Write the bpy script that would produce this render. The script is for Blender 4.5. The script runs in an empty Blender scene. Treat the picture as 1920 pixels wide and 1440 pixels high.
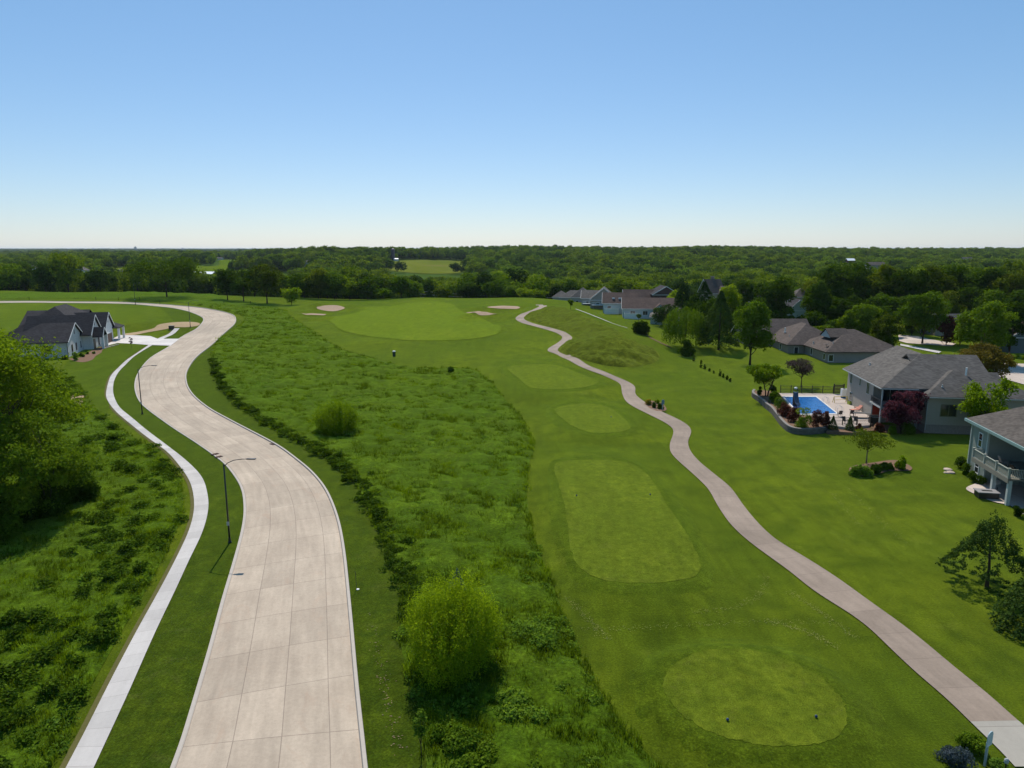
import bpy, math, random
import numpy as np
from mathutils import Vector, Matrix, geometry
R = math.radians
rng = np.random.default_rng(7)
random.seed(7)
scene = bpy.context.scene
COL = scene.collection
PI = math.pi

# ---------------------------------------------------------------- camera
F, H = 1331.0, 26.0
PITCH = math.atan((720 - 468) / F)
SP, CP = math.sin(PITCH), math.cos(PITCH)
cam = bpy.data.cameras.new('camera'); camo = bpy.data.objects.new('camera', cam)
COL.objects.link(camo); scene.camera = camo
cam.sensor_width = 36; cam.lens = 36 * F / 1920; cam.clip_end = 90000; cam.clip_start = 0.5
camo.location = (0, 0, H); camo.rotation_euler = (PI / 2 - PITCH, 0, 0)

# ---------------------------------------------------------------- world, sun, exposure
SUN_EL, SUN_AZ = R(50), R(-7)          # azimuth from +Y, positive to the right
world = bpy.data.worlds.new('World'); scene.world = world; world.use_nodes = True
wt = world.node_tree; wt.nodes.clear()
sky = wt.nodes.new('ShaderNodeTexSky'); sky.sky_type = 'NISHITA'; sky.sun_disc = False
sky.sun_elevation = SUN_EL; sky.sun_rotation = SUN_AZ
sky.air_density = 1.0; sky.dust_density = 0.2; sky.ozone_density = 1.6; sky.altitude = 300
bg = wt.nodes.new('ShaderNodeBackground'); bg.inputs['Strength'].default_value = 0.069
wo = wt.nodes.new('ShaderNodeOutputWorld')
wb = wt.nodes.new('ShaderNodeMix'); wb.data_type = 'RGBA'; wb.blend_type = 'MULTIPLY'; wb.inputs[0].default_value = 1.0
wb.inputs[7].default_value = (.97, .93, 1.0, 1); wt.links.new(sky.outputs[0], wb.inputs[6])
ad = wt.nodes.new('ShaderNodeMix'); ad.data_type = 'RGBA'; ad.blend_type = 'ADD'; ad.inputs[0].default_value = 1.0; ad.inputs[7].default_value = (.10, 1.45, 2.7, 1)
wt.links.new(wb.outputs[2], ad.inputs[6]); wt.links.new(ad.outputs[2], bg.inputs[0]); wt.links.new(bg.outputs[0], wo.inputs[0])
sun = bpy.data.lights.new('sun', 'SUN'); sun.energy = 4.5; sun.angle = R(0.5); sun.color = (1.0, 0.94, 0.84)
suno = bpy.data.objects.new('sun', sun); COL.objects.link(suno); suno.location = (0, 0, 200)
to_sun = Vector((math.sin(SUN_AZ) * math.cos(SUN_EL), math.cos(SUN_AZ) * math.cos(SUN_EL), math.sin(SUN_EL)))
suno.rotation_euler = to_sun.to_track_quat('Z', 'Y').to_euler()
vs = scene.view_settings
scene.display_settings.display_device = 'sRGB'
vs.view_transform = 'Standard'; vs.look = 'None'; vs.exposure = 0.2; vs.gamma = 1.0; vs.use_curve_mapping = False
cy = scene.cycles
cy.use_denoising = True; cy.max_bounces = 6; cy.diffuse_bounces = 2; cy.glossy_bounces = 2
cy.transmission_bounces = 4; cy.transparent_max_bounces = 8; cy.volume_bounces = 0
cy.use_adaptive_sampling = True; cy.adaptive_threshold = 0.02

# ---------------------------------------------------------------- terrain height
TY = [-200, 0, 60, 110, 160, 210, 260, 300, 340, 400, 500, 650, 800, 1000, 1300, 1700, 2500, 4000, 8000, 20000, 60000]
TU = [-1.0, -.8, -.5, -.25, 0, .25, .5, .8, 1.0]
TZ = [[0]*9, [0]*9, [0]*9, [0, 0, 0, 0, 0, 0, .3, .6, .8],
      [2.5, 2.4, 2.0, 1.8, 1.6, 0.8, 1, 1, 1],
      [4.6, 4.5, 4.5, 4.2, 4.0, 2.0, 1.5, 1, 1],
      [6.6, 6.4, 6.3, 5.6, 5.2, 2.2, 1, 0, 0],
      [7.3, 7.2, 7.0, 5.4, 5.8, 0.5, 0, 0, 0],
      [6, 6.5, 6.0, 2.5, 2, -2, 0, 0, 0],
      [0, 0, -3, -7, -9, -8, -4, -2, -2],
      [-7, -7, -8, -12, -14, -11, -7, -7, -7],
      [-8, -8, -8, -9, -12, -8, -8, -8, -8],
      [-5, -4, 1, 0, -5, -3, -5, -5, -5],
      [-3, -2, 2, 8, 3, 4, 1, -1, -1],
      [0, 0, 5, 12, 10, 11, 8, 4, 3],
      [-2, -2, 0, 8, 15, 15, 13, 9, 8],
      [0, 0, 0, 4, 8, 10, 10, 9, 8],
      [4, 4, 2, 4, 8, 9, 10, 12, 12],
      [10, 10, 9, 9, 10, 12, 13, 14, 14],
      [14]*9, [14]*9]
TYs = np.array(TY, float); Lk = lambda y: np.arcsinh(np.asarray(y, float) / 120.0)
def _pchip(x, y, xq):                       # monotone cubic along axis 0
    x = np.asarray(x, float); y = np.asarray(y, float); h = np.diff(x)
    d = np.diff(y, axis=0) / h[:, None]; m = np.zeros_like(y)
    for k in range(1, len(x) - 1):
        w1 = 2*h[k] + h[k-1]; w2 = h[k] + 2*h[k-1]; a, b = d[k-1], d[k]
        ok = (a * b) > 0
        m[k] = np.where(ok, (w1 + w2) / (w1/np.where(ok, a, 1) + w2/np.where(ok, b, 1)), 0)
    i = np.clip(np.searchsorted(x, xq) - 1, 0, len(x) - 2); t = ((xq - x[i]) / h[i])[:, None]; hh = h[i][:, None]
    return ((1+2*t)*(1-t)**2*y[i] + t*(1-t)**2*hh*m[i] + t*t*(3-2*t)*y[i+1] + t*t*(t-1)*hh*m[i+1])
NS, NU = 600, 161
_s = np.linspace(Lk(-200), Lk(60000), NS); _u = np.linspace(-1, 1, NU)
_T = _pchip(Lk(TYs), np.array(TZ, float), _s)
_T = _pchip(np.array(TU), _T.T, _u).T
MOUNDS = []                                  # (x, y, rx, ry, rot, height)
PADS = []                                    # (x, y, rx, ry, rot, height, power) flat topped
FLATS = [(-106, 176, 24, 14, 2.25)]          # (x, y, radius, blend, height) levelled ground
def _wav(x, y, seed, L):
    r = np.random.default_rng(seed); z = 0
    for k in range(7):
        a = r.uniform(0, 2*PI); f = r.uniform(.6, 1.6) / L * 2*PI; p = r.uniform(0, 6.28)
        z = z + np.sin((x*math.cos(a) + y*math.sin(a)) * f + p)
    return z / 3.0
def smooth(t): t = np.clip(t, 0, 1); return t*t*(3-2*t)
def height(x, y):
    x = np.asarray(x, float); y = np.asarray(y, float)
    s = (Lk(np.clip(y, -199, 59000)) - _s[0]) / (_s[-1] - _s[0]) * (NS - 1)
    u = (np.clip(x / np.maximum(y, 60), -1, 1) + 1) / 2 * (NU - 1)
    i = np.clip(s.astype(int), 0, NS - 2); j = np.clip(u.astype(int), 0, NU - 2); a = s - i; b = u - j
    z = _T[i, j]*(1-a)*(1-b) + _T[i+1, j]*a*(1-b) + _T[i, j+1]*(1-a)*b + _T[i+1, j+1]*a*b
    z = z + .25 * smooth((y - 80) / 60) * _wav(x, y, 3, 45) * smooth((400 - y) / 60)
    z = z + smooth((y - 1150) / 500) * 4.0 * _wav(x, y, 9, 650) * smooth((9000 - y) / 5000)
    z = z + smooth((y - 350) / 300) * 1.2 * _wav(x, y, 5, 260) * smooth((9000 - y) / 6000)
    for (cx, cy_, r0, w0, h0) in FLATS:
        k = 1 - smooth((np.hypot(x-cx, y-cy_) - r0)/w0); z = z*(1-k) + h0*k
    for (cx, cy_, rx, ry, rot, h) in MOUNDS:
        c, sn = math.cos(rot), math.sin(rot); dx, dy = x - cx, y - cy_
        r2 = ((dx*c + dy*sn)/rx)**2 + ((-dx*sn + dy*c)/ry)**2
        z = z + h * np.exp(-r2 * 1.6)
    for (cx, cy_, rx, ry, rot, h, pw) in PADS:
        c, sn = math.cos(rot), math.sin(rot); dx, dy = x - cx, y - cy_
        r = (np.abs((dx*c + dy*sn)/rx)**2.4 + np.abs((-dx*sn + dy*c)/ry)**2.4)**(1/2.4)
        z = z + h * (1 - smooth((r - 1.03) / pw))
    return z
def P(px, py, z=0.0):                        # the point at height z seen at that pixel
    u, v = (px - 960) / F, (py - 720) / F
    t = (H - z) / (SP + v*CP)
    return (u*t, (CP - v*SP)*t)
def PY(px, py, Y):
    u, v = (px - 960) / F, (py - 720) / F
    t = Y / (CP - v*SP); return (u*t, H - (SP + v*CP)*t)
def G(pts):                                  # first ground point along each pixel's ray
    p = np.asarray(pts, float).reshape(-1, 2)
    u, v = (p[:, 0] - 960) / F, (p[:, 1] - 720) / F
    f, d = CP - v*SP, SP + v*CP
    t = np.full(len(p), 25.0); done = np.zeros(len(p), bool); lo = t.copy(); hi = t.copy()
    while (~done).any() and t[~done].min() < 30000:
        n = t * 1.01
        hit = (~done) & (H - d*n <= height(u*n, f*n))
        lo = np.where(hit, t, lo); hi = np.where(hit, n, hi); done |= hit
        t = np.where(done, t, n)
    for _ in range(24):
        m = (lo + hi) / 2; below = H - d*m <= height(u*m, f*m)
        hi = np.where(below, m, hi); lo = np.where(below, lo, m)
    return np.stack([u*hi, f*hi], 1)
def G1(px, py):
    q = G([(px, py)])[0]; return float(q[0]), float(q[1])
def hz(x, y): return float(height(np.array([x]), np.array([y]))[0])

# ---------------------------------------------------------------- objects
def link(o, parent=None):
    COL.objects.link(o)
    if parent is not None: o.parent = parent
    return o
def tag(o, label=None, cat=None, group=None, kind=None):
    if label: o['label'] = label
    if cat: o['category'] = cat
    if group: o['group'] = group
    if kind: o['kind'] = kind
    return o
def empty(name, loc, rz=0.0, label=None, cat=None, group=None):
    o = bpy.data.objects.new(name, None); o.empty_display_size = .3
    COL.objects.link(o); o.location = loc; o.rotation_euler = (0, 0, rz)
    return tag(o, label, cat, group)
def mesh_np(name, V, Fc, mats, uv=None, smooth_=False, col=None, mi=None):
    """V (n,3), Fc list of index arrays or (m,k) array"""
    me = bpy.data.meshes.new(name); V = np.asarray(V, np.float32)
    if isinstance(Fc, np.ndarray):
        m, k = Fc.shape; idx = Fc.ravel().astype(np.int32); start = np.arange(m, dtype=np.int32)*k
    else:
        start = np.cumsum([0] + [len(f) for f in Fc])[:-1].astype(np.int32); m = len(Fc)
        idx = np.array([i for f in Fc for i in f], np.int32)
    me.vertices.add(len(V)); me.vertices.foreach_set('co', V.ravel())
    me.loops.add(len(idx)); me.loops.foreach_set('vertex_index', idx)
    me.polygons.add(m); me.polygons.foreach_set('loop_start', start)
    if uv is not None:
        l = me.uv_layers.new(name='UVMap'); l.data.foreach_set('uv', np.asarray(uv, np.float32)[idx].ravel())
    if col is not None:
        a = me.attributes.new('v', 'FLOAT', 'POINT'); a.data.foreach_set('value', np.asarray(col, np.float32))
    for mt in (mats if isinstance(mats, (list, tuple)) else [mats]): me.materials.append(mt)
    if mi is not None: me.polygons.foreach_set('material_index', np.asarray(mi, np.int32))
    me.update(calc_edges=True); me.validate()
    me.polygons.foreach_set('use_smooth', np.full(len(me.polygons), bool(smooth_)))
    return me
class MB:
    def __init__(s): s.v = []; s.f = []; s.m = []; s.cur = 0
    def add(s, vs, fs):
        b = len(s.v); s.v += [tuple(v) for v in vs]; s.f += [tuple(b + i for i in f) for f in fs]; s.m += [s.cur]*len(fs)
    def box(s, x0, x1, y0, y1, z0, z1):
        s.add([(x0,y0,z0),(x1,y0,z0),(x1,y1,z0),(x0,y1,z0),(x0,y0,z1),(x1,y0,z1),(x1,y1,z1),(x0,y1,z1)],
              [(0,3,2,1),(4,5,6,7),(0,1,5,4),(1,2,6,5),(2,3,7,6),(3,0,4,7)])
    def bar(s, a, b, w, h=None):             # rectangular bar between two points
        a, b = Vector(a), Vector(b); d = (b - a).normalized(); h = h or w
        up = Vector((0, 0, 1)) if abs(d.z) < .95 else Vector((0, 1, 0))
        x = d.cross(up).normalized() * w/2; y = x.cross(d).normalized() * h/2
        s.add([a-x-y, a+x-y, a+x+y, a-x+y, b-x-y, b+x-y, b+x+y, b-x+y],
              [(0,3,2,1),(4,5,6,7),(0,1,5,4),(1,2,6,5),(2,3,7,6),(3,0,4,7)])
    def tube(s, pts, rad, n=8, cap=True):
        pts = [Vector(p) for p in pts]; rad = rad if isinstance(rad, (list, tuple)) else [rad]*len(pts)
        rings = []; ref = Vector((0.31, 0.95, 0.02))
        for i, p in enumerate(pts):
            d = (pts[min(i+1, len(pts)-1)] - pts[max(i-1, 0)]).normalized()
            x = d.cross(ref if abs(d.dot(ref)) < .95 else Vector((1, 0, 0))).normalized(); y = d.cross(x)
            rings.append([p + (x*math.cos(2*PI*k/n) + y*math.sin(2*PI*k/n))*rad[i] for k in range(n)])
        fs = [(i*n+k, i*n+(k+1) % n, (i+1)*n+(k+1) % n, (i+1)*n+k) for i in range(len(pts)-1) for k in range(n)]
        if cap: fs += [tuple(range(n))[::-1], tuple((len(pts)-1)*n + k for k in range(n))]
        s.add([v for r in rings for v in r], fs)
    def lathe(s, prof, c=(0, 0, 0), n=14):
        vs = [(c[0]+r*math.cos(2*PI*k/n), c[1]+r*math.sin(2*PI*k/n), c[2]+z) for r, z in prof for k in range(n)]
        fs = [(i*n+k, i*n+(k+1) % n, (i+1)*n+(k+1) % n, (i+1)*n+k) for i in range(len(prof)-1) for k in range(n)]
        fs += [tuple(range(n))[::-1], tuple((len(prof)-1)*n + k for k in range(n))]
        s.add(vs, fs)
    def prism(s, poly, z0, z1):
        n = len(poly); a = sum(poly[i][0]*poly[(i+1) % n][1] - poly[(i+1) % n][0]*poly[i][1] for i in range(n))
        if a < 0: poly = poly[::-1]
        s.add([(x, y, z0) for x, y in poly] + [(x, y, z1) for x, y in poly],
              [tuple(range(n))[::-1], tuple(range(n, 2*n))] + [(i, (i+1) % n, n+(i+1) % n, n+i) for i in range(n)])
    def build(s, name, mats, parent=None, smooth_=False):
        me = mesh_np(name, np.array(s.v), s.f, mats, smooth_=smooth_, mi=s.m)
        return link(bpy.data.objects.new(name, me), parent)
def copy_tree(o, parent=None):
    c = o.copy(); COL.objects.link(c)
    if parent is not None: c.parent = parent
    for ch in list(o.children): copy_tree(ch, c)
    return c

# ---------------------------------------------------------------- material helper
class NT:
    def __init__(s, name):
        s.m = bpy.data.materials.new(name); s.m.use_nodes = True; s.t = s.m.node_tree; s.t.nodes.clear()
        s.out = s.t.nodes.new('ShaderNodeOutputMaterial')
    def n(s, typ, ins=None, **kw):
        x = s.t.nodes.new('ShaderNode' + typ)
        for k, v in kw.items(): setattr(x, k, v)
        for k, v in (ins or {}).items():
            i = x.inputs[k]
            if isinstance(v, bpy.types.NodeSocket): s.t.links.new(v, i)
            elif hasattr(i, 'default_value') and i.type in ('RGBA',) and not isinstance(v, (int, float)) and len(v) == 3: i.default_value = (*v, 1)
            else: i.default_value = v
        return x
    def math(s, op, a, b=0.0, c=None, clamp=False):
        x = s.n('Math', {0: a, 1: b}, operation=op, use_clamp=clamp)
        if c is not None:
            if isinstance(c, bpy.types.NodeSocket): s.t.links.new(c, x.inputs[2])
            else: x.inputs[2].default_value = c
        return x.outputs[0]
    def noise(s, scale, detail=4, rough=.55, vec=None, dist=0.0, color=False):
        ins = {'Scale': scale, 'Detail': detail, 'Roughness': rough, 'Distortion': dist}
        if vec is not None: ins['Vector'] = vec
        x = s.n('TexNoise', ins); return x.outputs['Color' if color else 'Fac']
    def ramp(s, fac, stops):
        x = s.n('ValToRGB', {'Fac': fac}); r = x.color_ramp
        while len(r.elements) < len(stops): r.elements.new(.5)
        for e, (p, c) in zip(r.elements, stops):
            e.position = p; e.color = (c, c, c, 1) if isinstance(c, (int, float)) else (*c, 1)
        return x.outputs[0]
    def mix(s, f, a, b, mode='MIX'):
        x = s.n('Mix', data_type='RGBA', blend_type=mode)
        for i, v in ((0, f), (6, a), (7, b)):
            if isinstance(v, bpy.types.NodeSocket): s.t.links.new(v, x.inputs[i])
            else: x.inputs[i].default_value = v if isinstance(v, (int, float)) else (*v, 1)
        return x.outputs[2]
    def pos(s, scale=(1, 1, 1)):
        g = s.n('NewGeometry').outputs['Position']
        return s.n('Mapping', {'Vector': g, 'Scale': scale}).outputs[0]
    def obj(s, scale=(1, 1, 1)):
        g = s.n('TexCoord').outputs['Object']
        return s.n('Mapping', {'Vector': g, 'Scale': scale}).outputs[0]
    def bump(s, h, strength=.5, dist=.1):
        return s.n('Bump', {'Height': h, 'Strength': strength, 'Distance': dist}).outputs[0]
    def bsdf(s, col, rough=.8, spec=.3, normal=None, metal=0.0, **kw):
        ins = {'Base Color': col, 'Roughness': rough, 'Metallic': metal}
        x = s.n('BsdfPrincipled', ins); x.inputs['Specular IOR Level'].default_value = spec
        if normal is not None: s.t.links.new(normal, x.inputs['Normal'])
        s.t.links.new(x.outputs[0], s.out.inputs[0]); return x
def plain(name, c, rough=.6, spec=.3, metal=0.0, var=.12, vs_=3.0):
    t = NT(name); f = t.noise(vs_, 5, .6, t.obj())
    lo = tuple(a*(1-var) for a in c); hi = tuple(min(1, a*(1+var)) for a in c)
    t.bsdf(t.mix(f, lo, hi), rough, spec, metal=metal); return t.m

MT = {}
def sheen(b, w=.34): b.inputs['Sheen Weight'].default_value = w; b.inputs['Sheen Roughness'].default_value = .45; b.inputs['Sheen Tint'].default_value = (.70, .85, .12, 1)
def grass_mat(name, dark, mid, light, dry=None, dryamt=.1, patch=.06, fine=9.0, bump=.5, stripe=0, fscale=1.0):
    t = NT(name); p = t.pos()
    big = t.noise(patch, 5, .6, p, .4); med = t.noise(patch*7, 5, .65, p, .3); fi = t.noise(fine, 4, .7, p)
    c = t.mix(t.ramp(big, [(.35, 0), (.68, 1)]), mid, light)
    c = t.mix(t.ramp(med, [(.38, 1), (.62, 0)]), c, dark)
    if dry:
        d = t.math('MULTIPLY', t.ramp(t.noise(patch*4.3, 6, .7, p, .8), [(.56, 0), (.72, 1)]), dryamt*4)
        c = t.mix(d, c, dry)
    v = t.ramp(fi, [(.25, .42), (.5, .93), (.75, 1.7)])
    c = t.mix(1.0, c, v, 'MULTIPLY')
    v2 = t.ramp(t.noise(fine*.25, 3, .6, p), [(.3, .78), (.7, 1.2)])
    c = t.mix(1.0, c, v2, 'MULTIPLY')
    st = t.noise(.9, 4, .6, t.pos((1, .16, 1)), .5); c = t.mix(1.0, c, t.ramp(st, [(.32, .84), (.68, 1.18)]), 'MULTIPLY')
    b = t.bsdf(c, .95, .0, t.bump(t.noise(fine*1.3, 4, .7, p), bump, .08)); sheen(b); return t.m
MT['rough'] = grass_mat('mown_rough', (.032, .052, .003), (.054, .080, .004), (.092, .118, .005), (.16, .15, .02), .06, .055, 7)
MT['lawn'] = grass_mat('lawn_grass', (0.0298, 0.0498, 0.0027), (0.0418, 0.0664, 0.0036), (0.0577, 0.0847, 0.0045), None, 0, .05, 8)
MT['verge'] = grass_mat('verge_grass', (.022, .040, .003), (.032, .052, .003), (.048, .070, .004), (.13, .12, .04), .05, .09, 7)
MT['fairway'] = grass_mat('fairway_grass', (.070, .104, .005), (.092, .130, .006), (.132, .160, .009), (.16, .17, .03), .05, .07, 9)
MT['tee'] = grass_mat('tee_grass', (.060, .084, .006), (.079, .106, .007), (.108, .132, .009), (.14, .13, .03), .07, .16, 12, .25)
MT['meadow'] = grass_mat('meadow_grass', (.028, .058, .003), (.044, .086, .004), (.074, .118, .005), (.09, .11, .02), .05, .07, 3.5, 1.0)
MT['collar'] = grass_mat('tee_collar', (.036, .058, .003), (.050, .076, .004), (.070, .098, .005), None, 0, .12, 8)
MT['tallm'] = grass_mat('mound_grass', (.038, .050, .005), (.058, .073, .007), (.086, .102, .010), (.13, .13, .03), .08, .1, 3.5, 1.0)

def concrete(name, base, warm, joint_u=None, joint_v=None, jw=.035, var=.25, slab=True, trackstain=False):
    t = NT(name); uv = t.n('UVMap').outputs[0]; p = t.pos()
    s = t.n('SeparateXYZ', {0: uv}); u, v = s.outputs[0], s.outputs[1]
    c = t.mix(t.ramp(t.noise(.22, 5, .6, p, .5), [(.35, 0), (.7, 1)]), base, warm)
    c = t.mix(1.0, c, t.ramp(t.noise(5, 5, .7, p), [(.25, 1-var*.45), (.75, 1+var*.35)]), 'MULTIPLY')
    c = t.mix(1.0, c, t.ramp(t.noise(.7, 4, .6, t.n('Mapping', {'Vector': uv, 'Scale': (2.4, .25, 1)}).outputs[0]), [(.3, 1-var*.5), (.7, 1+var*.3)]), 'MULTIPLY')
    line = None
    for (q, w) in ((u, joint_u), (v, joint_v)):
        if w is None: continue
        a = t.math('FRACT', t.math('DIVIDE', q, w)); a = t.math('SUBTRACT', a, .5); a = t.math('ABSOLUTE', a)
        m = t.math('GREATER_THAN', a, .5 - jw/2/w)
        line = m if line is None else t.math('MAXIMUM', line, m)
    if slab and joint_v:
        fu = t.math('FLOOR', t.math('DIVIDE', u, joint_u or 99)); fv = t.math('FLOOR', t.math('DIVIDE', v, joint_v))
        w = t.n('TexWhiteNoise', {'Vector': t.n('CombineXYZ', {0: fu, 1: fv}).outputs[0]}).outputs['Value']
        c = t.mix(1.0, c, t.ramp(w, [(0, .90), (1, 1.07)]), 'MULTIPLY')
    if trackstain:
        st = t.ramp(t.noise(.5, 6, .75, t.n('Mapping', {'Vector': uv, 'Scale': (.9, .35, 1)}).outputs[0], 1.0), [(.56, 0), (.74, .6)])
        c = t.mix(st, c, (.40, .27, .19))
    if line is not None: c = t.mix(t.math('MULTIPLY', line, .55), c, (.12, .09, .075))
    t.bsdf(c, .85, .2, t.bump(t.noise(20, 3, .6, p), .15, .02)); return t.m
MT['road'] = concrete('road_concrete', (.395, .318, .245), (.465, .380, .295), 2.35, 4.6, .045, .28, True, True)
MT['walk'] = concrete('sidewalk_concrete', (.45, .42, .40), (.51, .48, .455), None, 1.5, .02, .12)
MT['path'] = concrete('path_concrete', (.235, .182, .142), (.295, .230, .182), None, 3.1, .04, .25)
MT['pathnew'] = concrete('new_path_concrete', (.31, .285, .245), (.35, .32, .275), None, 3.1, .04, .12)
MT['drive'] = concrete('driveway_concrete', (.55, .51, .49), (.60, .56, .53), 3.2, 3.2, .03, .12)
MT['street'] = concrete('far_street_concrete', (.46, .38, .32), (.52, .44, .38), 3.6, 4.5, .04, .2)
MT['kerb'] = plain('kerb_concrete', (.42, .37, .32), .85)
def sand_mat():
    t = NT('bunker_sand'); p = t.pos(); f = t.noise(1.2, 5, .6, p)
    c = t.mix(f, (.30, .205, .14), (.46, .33, .235)); c = t.mix(1.0, c, t.ramp(t.noise(6, 3, .6, p), [(.3, .8), (.7, 1.12)]), 'MULTIPLY')
    t.bsdf(c, .95, .05, t.bump(t.noise(5, 3, .6, p), .5, .08)); return t.m
MT['sand'] = sand_mat()
def dirt_mat(name, a, b):
    t = NT(name); p = t.pos()
    c = t.mix(t.noise(2.0, 6, .7, p), a, b); t.bsdf(c, .95, .05, t.bump(t.noise(7, 4, .7, p), .6, .06)); return t.m
MT['dirt'] = dirt_mat('bare_soil', (.30, .20, .11), (.48, .36, .22))
MT['edge'] = dirt_mat('soil_edge', (.065, .07, .02), (.15, .13, .05))
MT['mulch'] = dirt_mat('mulch', (.12, .07, .045), (.24, .15, .10))

ORD = 'first second third fourth fifth sixth seventh eighth ninth tenth eleventh twelfth thirteenth fourteenth fifteenth sixteenth seventeenth eighteenth nineteenth twentieth'.split()
def ordn(k):
    if k < 20: return ORD[k]
    t = ['twenty', 'thirty', 'forty', 'fifty', 'sixty'][(k+1)//10 - 2]; u = (k+1) % 10
    return t[:-1] + 'ieth' if u == 0 else t + '-' + ORD[u-1]
# ================================================================ outlines
def cr(pts, n, closed=False):                # Catmull-Rom through points, then even spacing
    p = np.asarray(pts, float); m = len(p)
    q = np.vstack([p[-1], p, p[0], p[1]]) if closed else np.vstack([2*p[0]-p[1], p, 2*p[-1]-p[-2]])
    out = []
    for i in range(m if closed else m-1):
        a, b, c, d = q[i], q[i+1], q[i+2], q[i+3]
        for t in np.linspace(0, 1, 12, endpoint=False):
            out.append(.5*((2*b) + (c-a)*t + (2*a-5*b+4*c-d)*t*t + (3*b-a-3*c+d)*t**3))
    out.append(out[0] if closed else p[-1]); out = np.array(out)
    s = np.r_[0, np.cumsum(np.linalg.norm(np.diff(out, axis=0), axis=1))]
    k = np.linspace(0, s[-1], n + (1 if closed else 0)); r = np.stack([np.interp(k, s, out[:, j]) for j in range(2)], 1)
    return r[:-1] if closed else r
def length(p): return np.linalg.norm(np.diff(p, axis=0), axis=1).sum()
def smooth_line(p, it=3):
    p = p.copy()
    for _ in range(it): p[1:-1] = p[1:-1]*.5 + (p[:-2]+p[2:])*.25
    return p
def inside(poly, pts):
    x, y = pts[:, 0], pts[:, 1]; ins = np.zeros(len(pts), bool); n = len(poly)
    for i in range(n):
        x0, y0 = poly[i]; x1, y1 = poly[(i+1) % n]
        c = ((y0 > y) != (y1 > y))
        with np.errstate(divide='ignore', invalid='ignore'):
            ins ^= c & (x < (x1-x0)*(y-y0)/(y1-y0) + x0)
    return ins
def dist_line(poly, pts, closed=True):
    d = np.full(len(pts), 1e9); n = len(poly)
    for i in range(n if closed else n-1):
        a = poly[i]; b = poly[(i+1) % n]; ab = b - a; l = (ab**2).sum() + 1e-9
        t = np.clip(((pts - a) @ ab) / l, 0, 1); d = np.minimum(d, np.linalg.norm(pts - (a + t[:, None]*ab), axis=1))
    return d
def sheet(name, poly, mat, off, cell=1.2, rough_h=0.0, sink=True, edge=0.0, kind='structure', depth_fn=None):
    poly = np.asarray(poly, float); x0, y0 = poly.min(0); x1, y1 = poly.max(0)
    gx, gy = np.meshgrid(np.arange(x0 + cell/2, x1, cell), np.arange(y0 + cell/2, y1, cell))
    g = np.stack([gx.ravel(), gy.ravel()], 1) + rng.uniform(-.18, .18, (gx.size, 2))*cell
    g = g[inside(poly, g)]; g = g[dist_line(poly, g) > cell*.45]
    allp = np.vstack([poly, g]); n = len(poly)
    r = geometry.delaunay_2d_cdt([Vector(p) for p in allp], [], [list(range(n))], 1, 1e-4)
    V = np.array([(v.x, v.y) for v in r[0]]); d = dist_line(poly, V)
    z = height(V[:, 0], V[:, 1]) + off
    if rough_h: 
        z = z + rough_h*smooth(d/1.0)*(1.0 + .45*_wav(V[:, 0], V[:, 1], 11, 2.6) + .5*_wav(V[:, 0], V[:, 1], 12, 7) + .3*rng.normal(size=len(V)))
    if depth_fn is not None: z = z + depth_fn(d)
    fs = [list(f) for f in r[2]]
    # upward faces
    fs = [f if np.cross(V[f[1]]-V[f[0]], V[f[2]]-V[f[0]]) > 0 else f[::-1] for f in fs]
    Vz = np.c_[V, z]
    if edge:                                   # a small drop at the rim so the sheet has a side
        b = len(Vz); e = {}
        for f in fs:
            for i in range(len(f)):
                k = (f[i], f[(i+1) % len(f)]); e[k] = 1
        rim = [k for k in e if (k[1], k[0]) not in e]
        ids = sorted({i for k in rim for i in k}); mp = {v: b+i for i, v in enumerate(ids)}
        low = Vz[ids].copy(); low[:, 2] -= edge; Vz = np.vstack([Vz, low])
        fs += [[k[1], k[0], mp[k[0]], mp[k[1]]] for k in rim]
    me = mesh_np(name, Vz, fs, mat, uv=Vz[:, :2], smooth_=(edge == 0))
    return tag(link(bpy.data.objects.new(name, me)), kind=kind)
def pair(Lp, Rp, n):
    a, b = Lp, Rp; na, nb = len(a), len(b)
    D = np.linalg.norm(a[:, None] - b[None], axis=2); C = np.full((na, nb), 1e18); C[0, 0] = D[0, 0]
    for i in range(na):
        for j in range(nb):
            if i or j:
                C[i, j] = D[i, j] + min(C[i-1, j] if i else 1e18, C[i, j-1] if j else 1e18, C[i-1, j-1] if i and j else 1e18)
    i, j = na-1, nb-1; path = [(i, j)]
    while i or j:
        c = []
        if i and j: c.append((C[i-1, j-1], i-1, j-1))
        if i: c.append((C[i-1, j], i-1, j))
        if j: c.append((C[i, j-1], i, j-1))
        _, i, j = min(c); path.append((i, j))
    path = path[::-1]; A = np.array([a[i] for i, _ in path]); B = np.array([b[j] for _, j in path])
    m = (A+B)/2; s = np.r_[0, np.cumsum(np.linalg.norm(np.diff(m, axis=0), axis=1) + 1e-6)]
    k = np.linspace(0, s[-1], n)
    A = np.stack([np.interp(k, s, A[:, q]) for q in range(2)], 1); B = np.stack([np.interp(k, s, B[:, q]) for q in range(2)], 1)
    return smooth_line(A, 4), smooth_line(B, 4)
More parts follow.
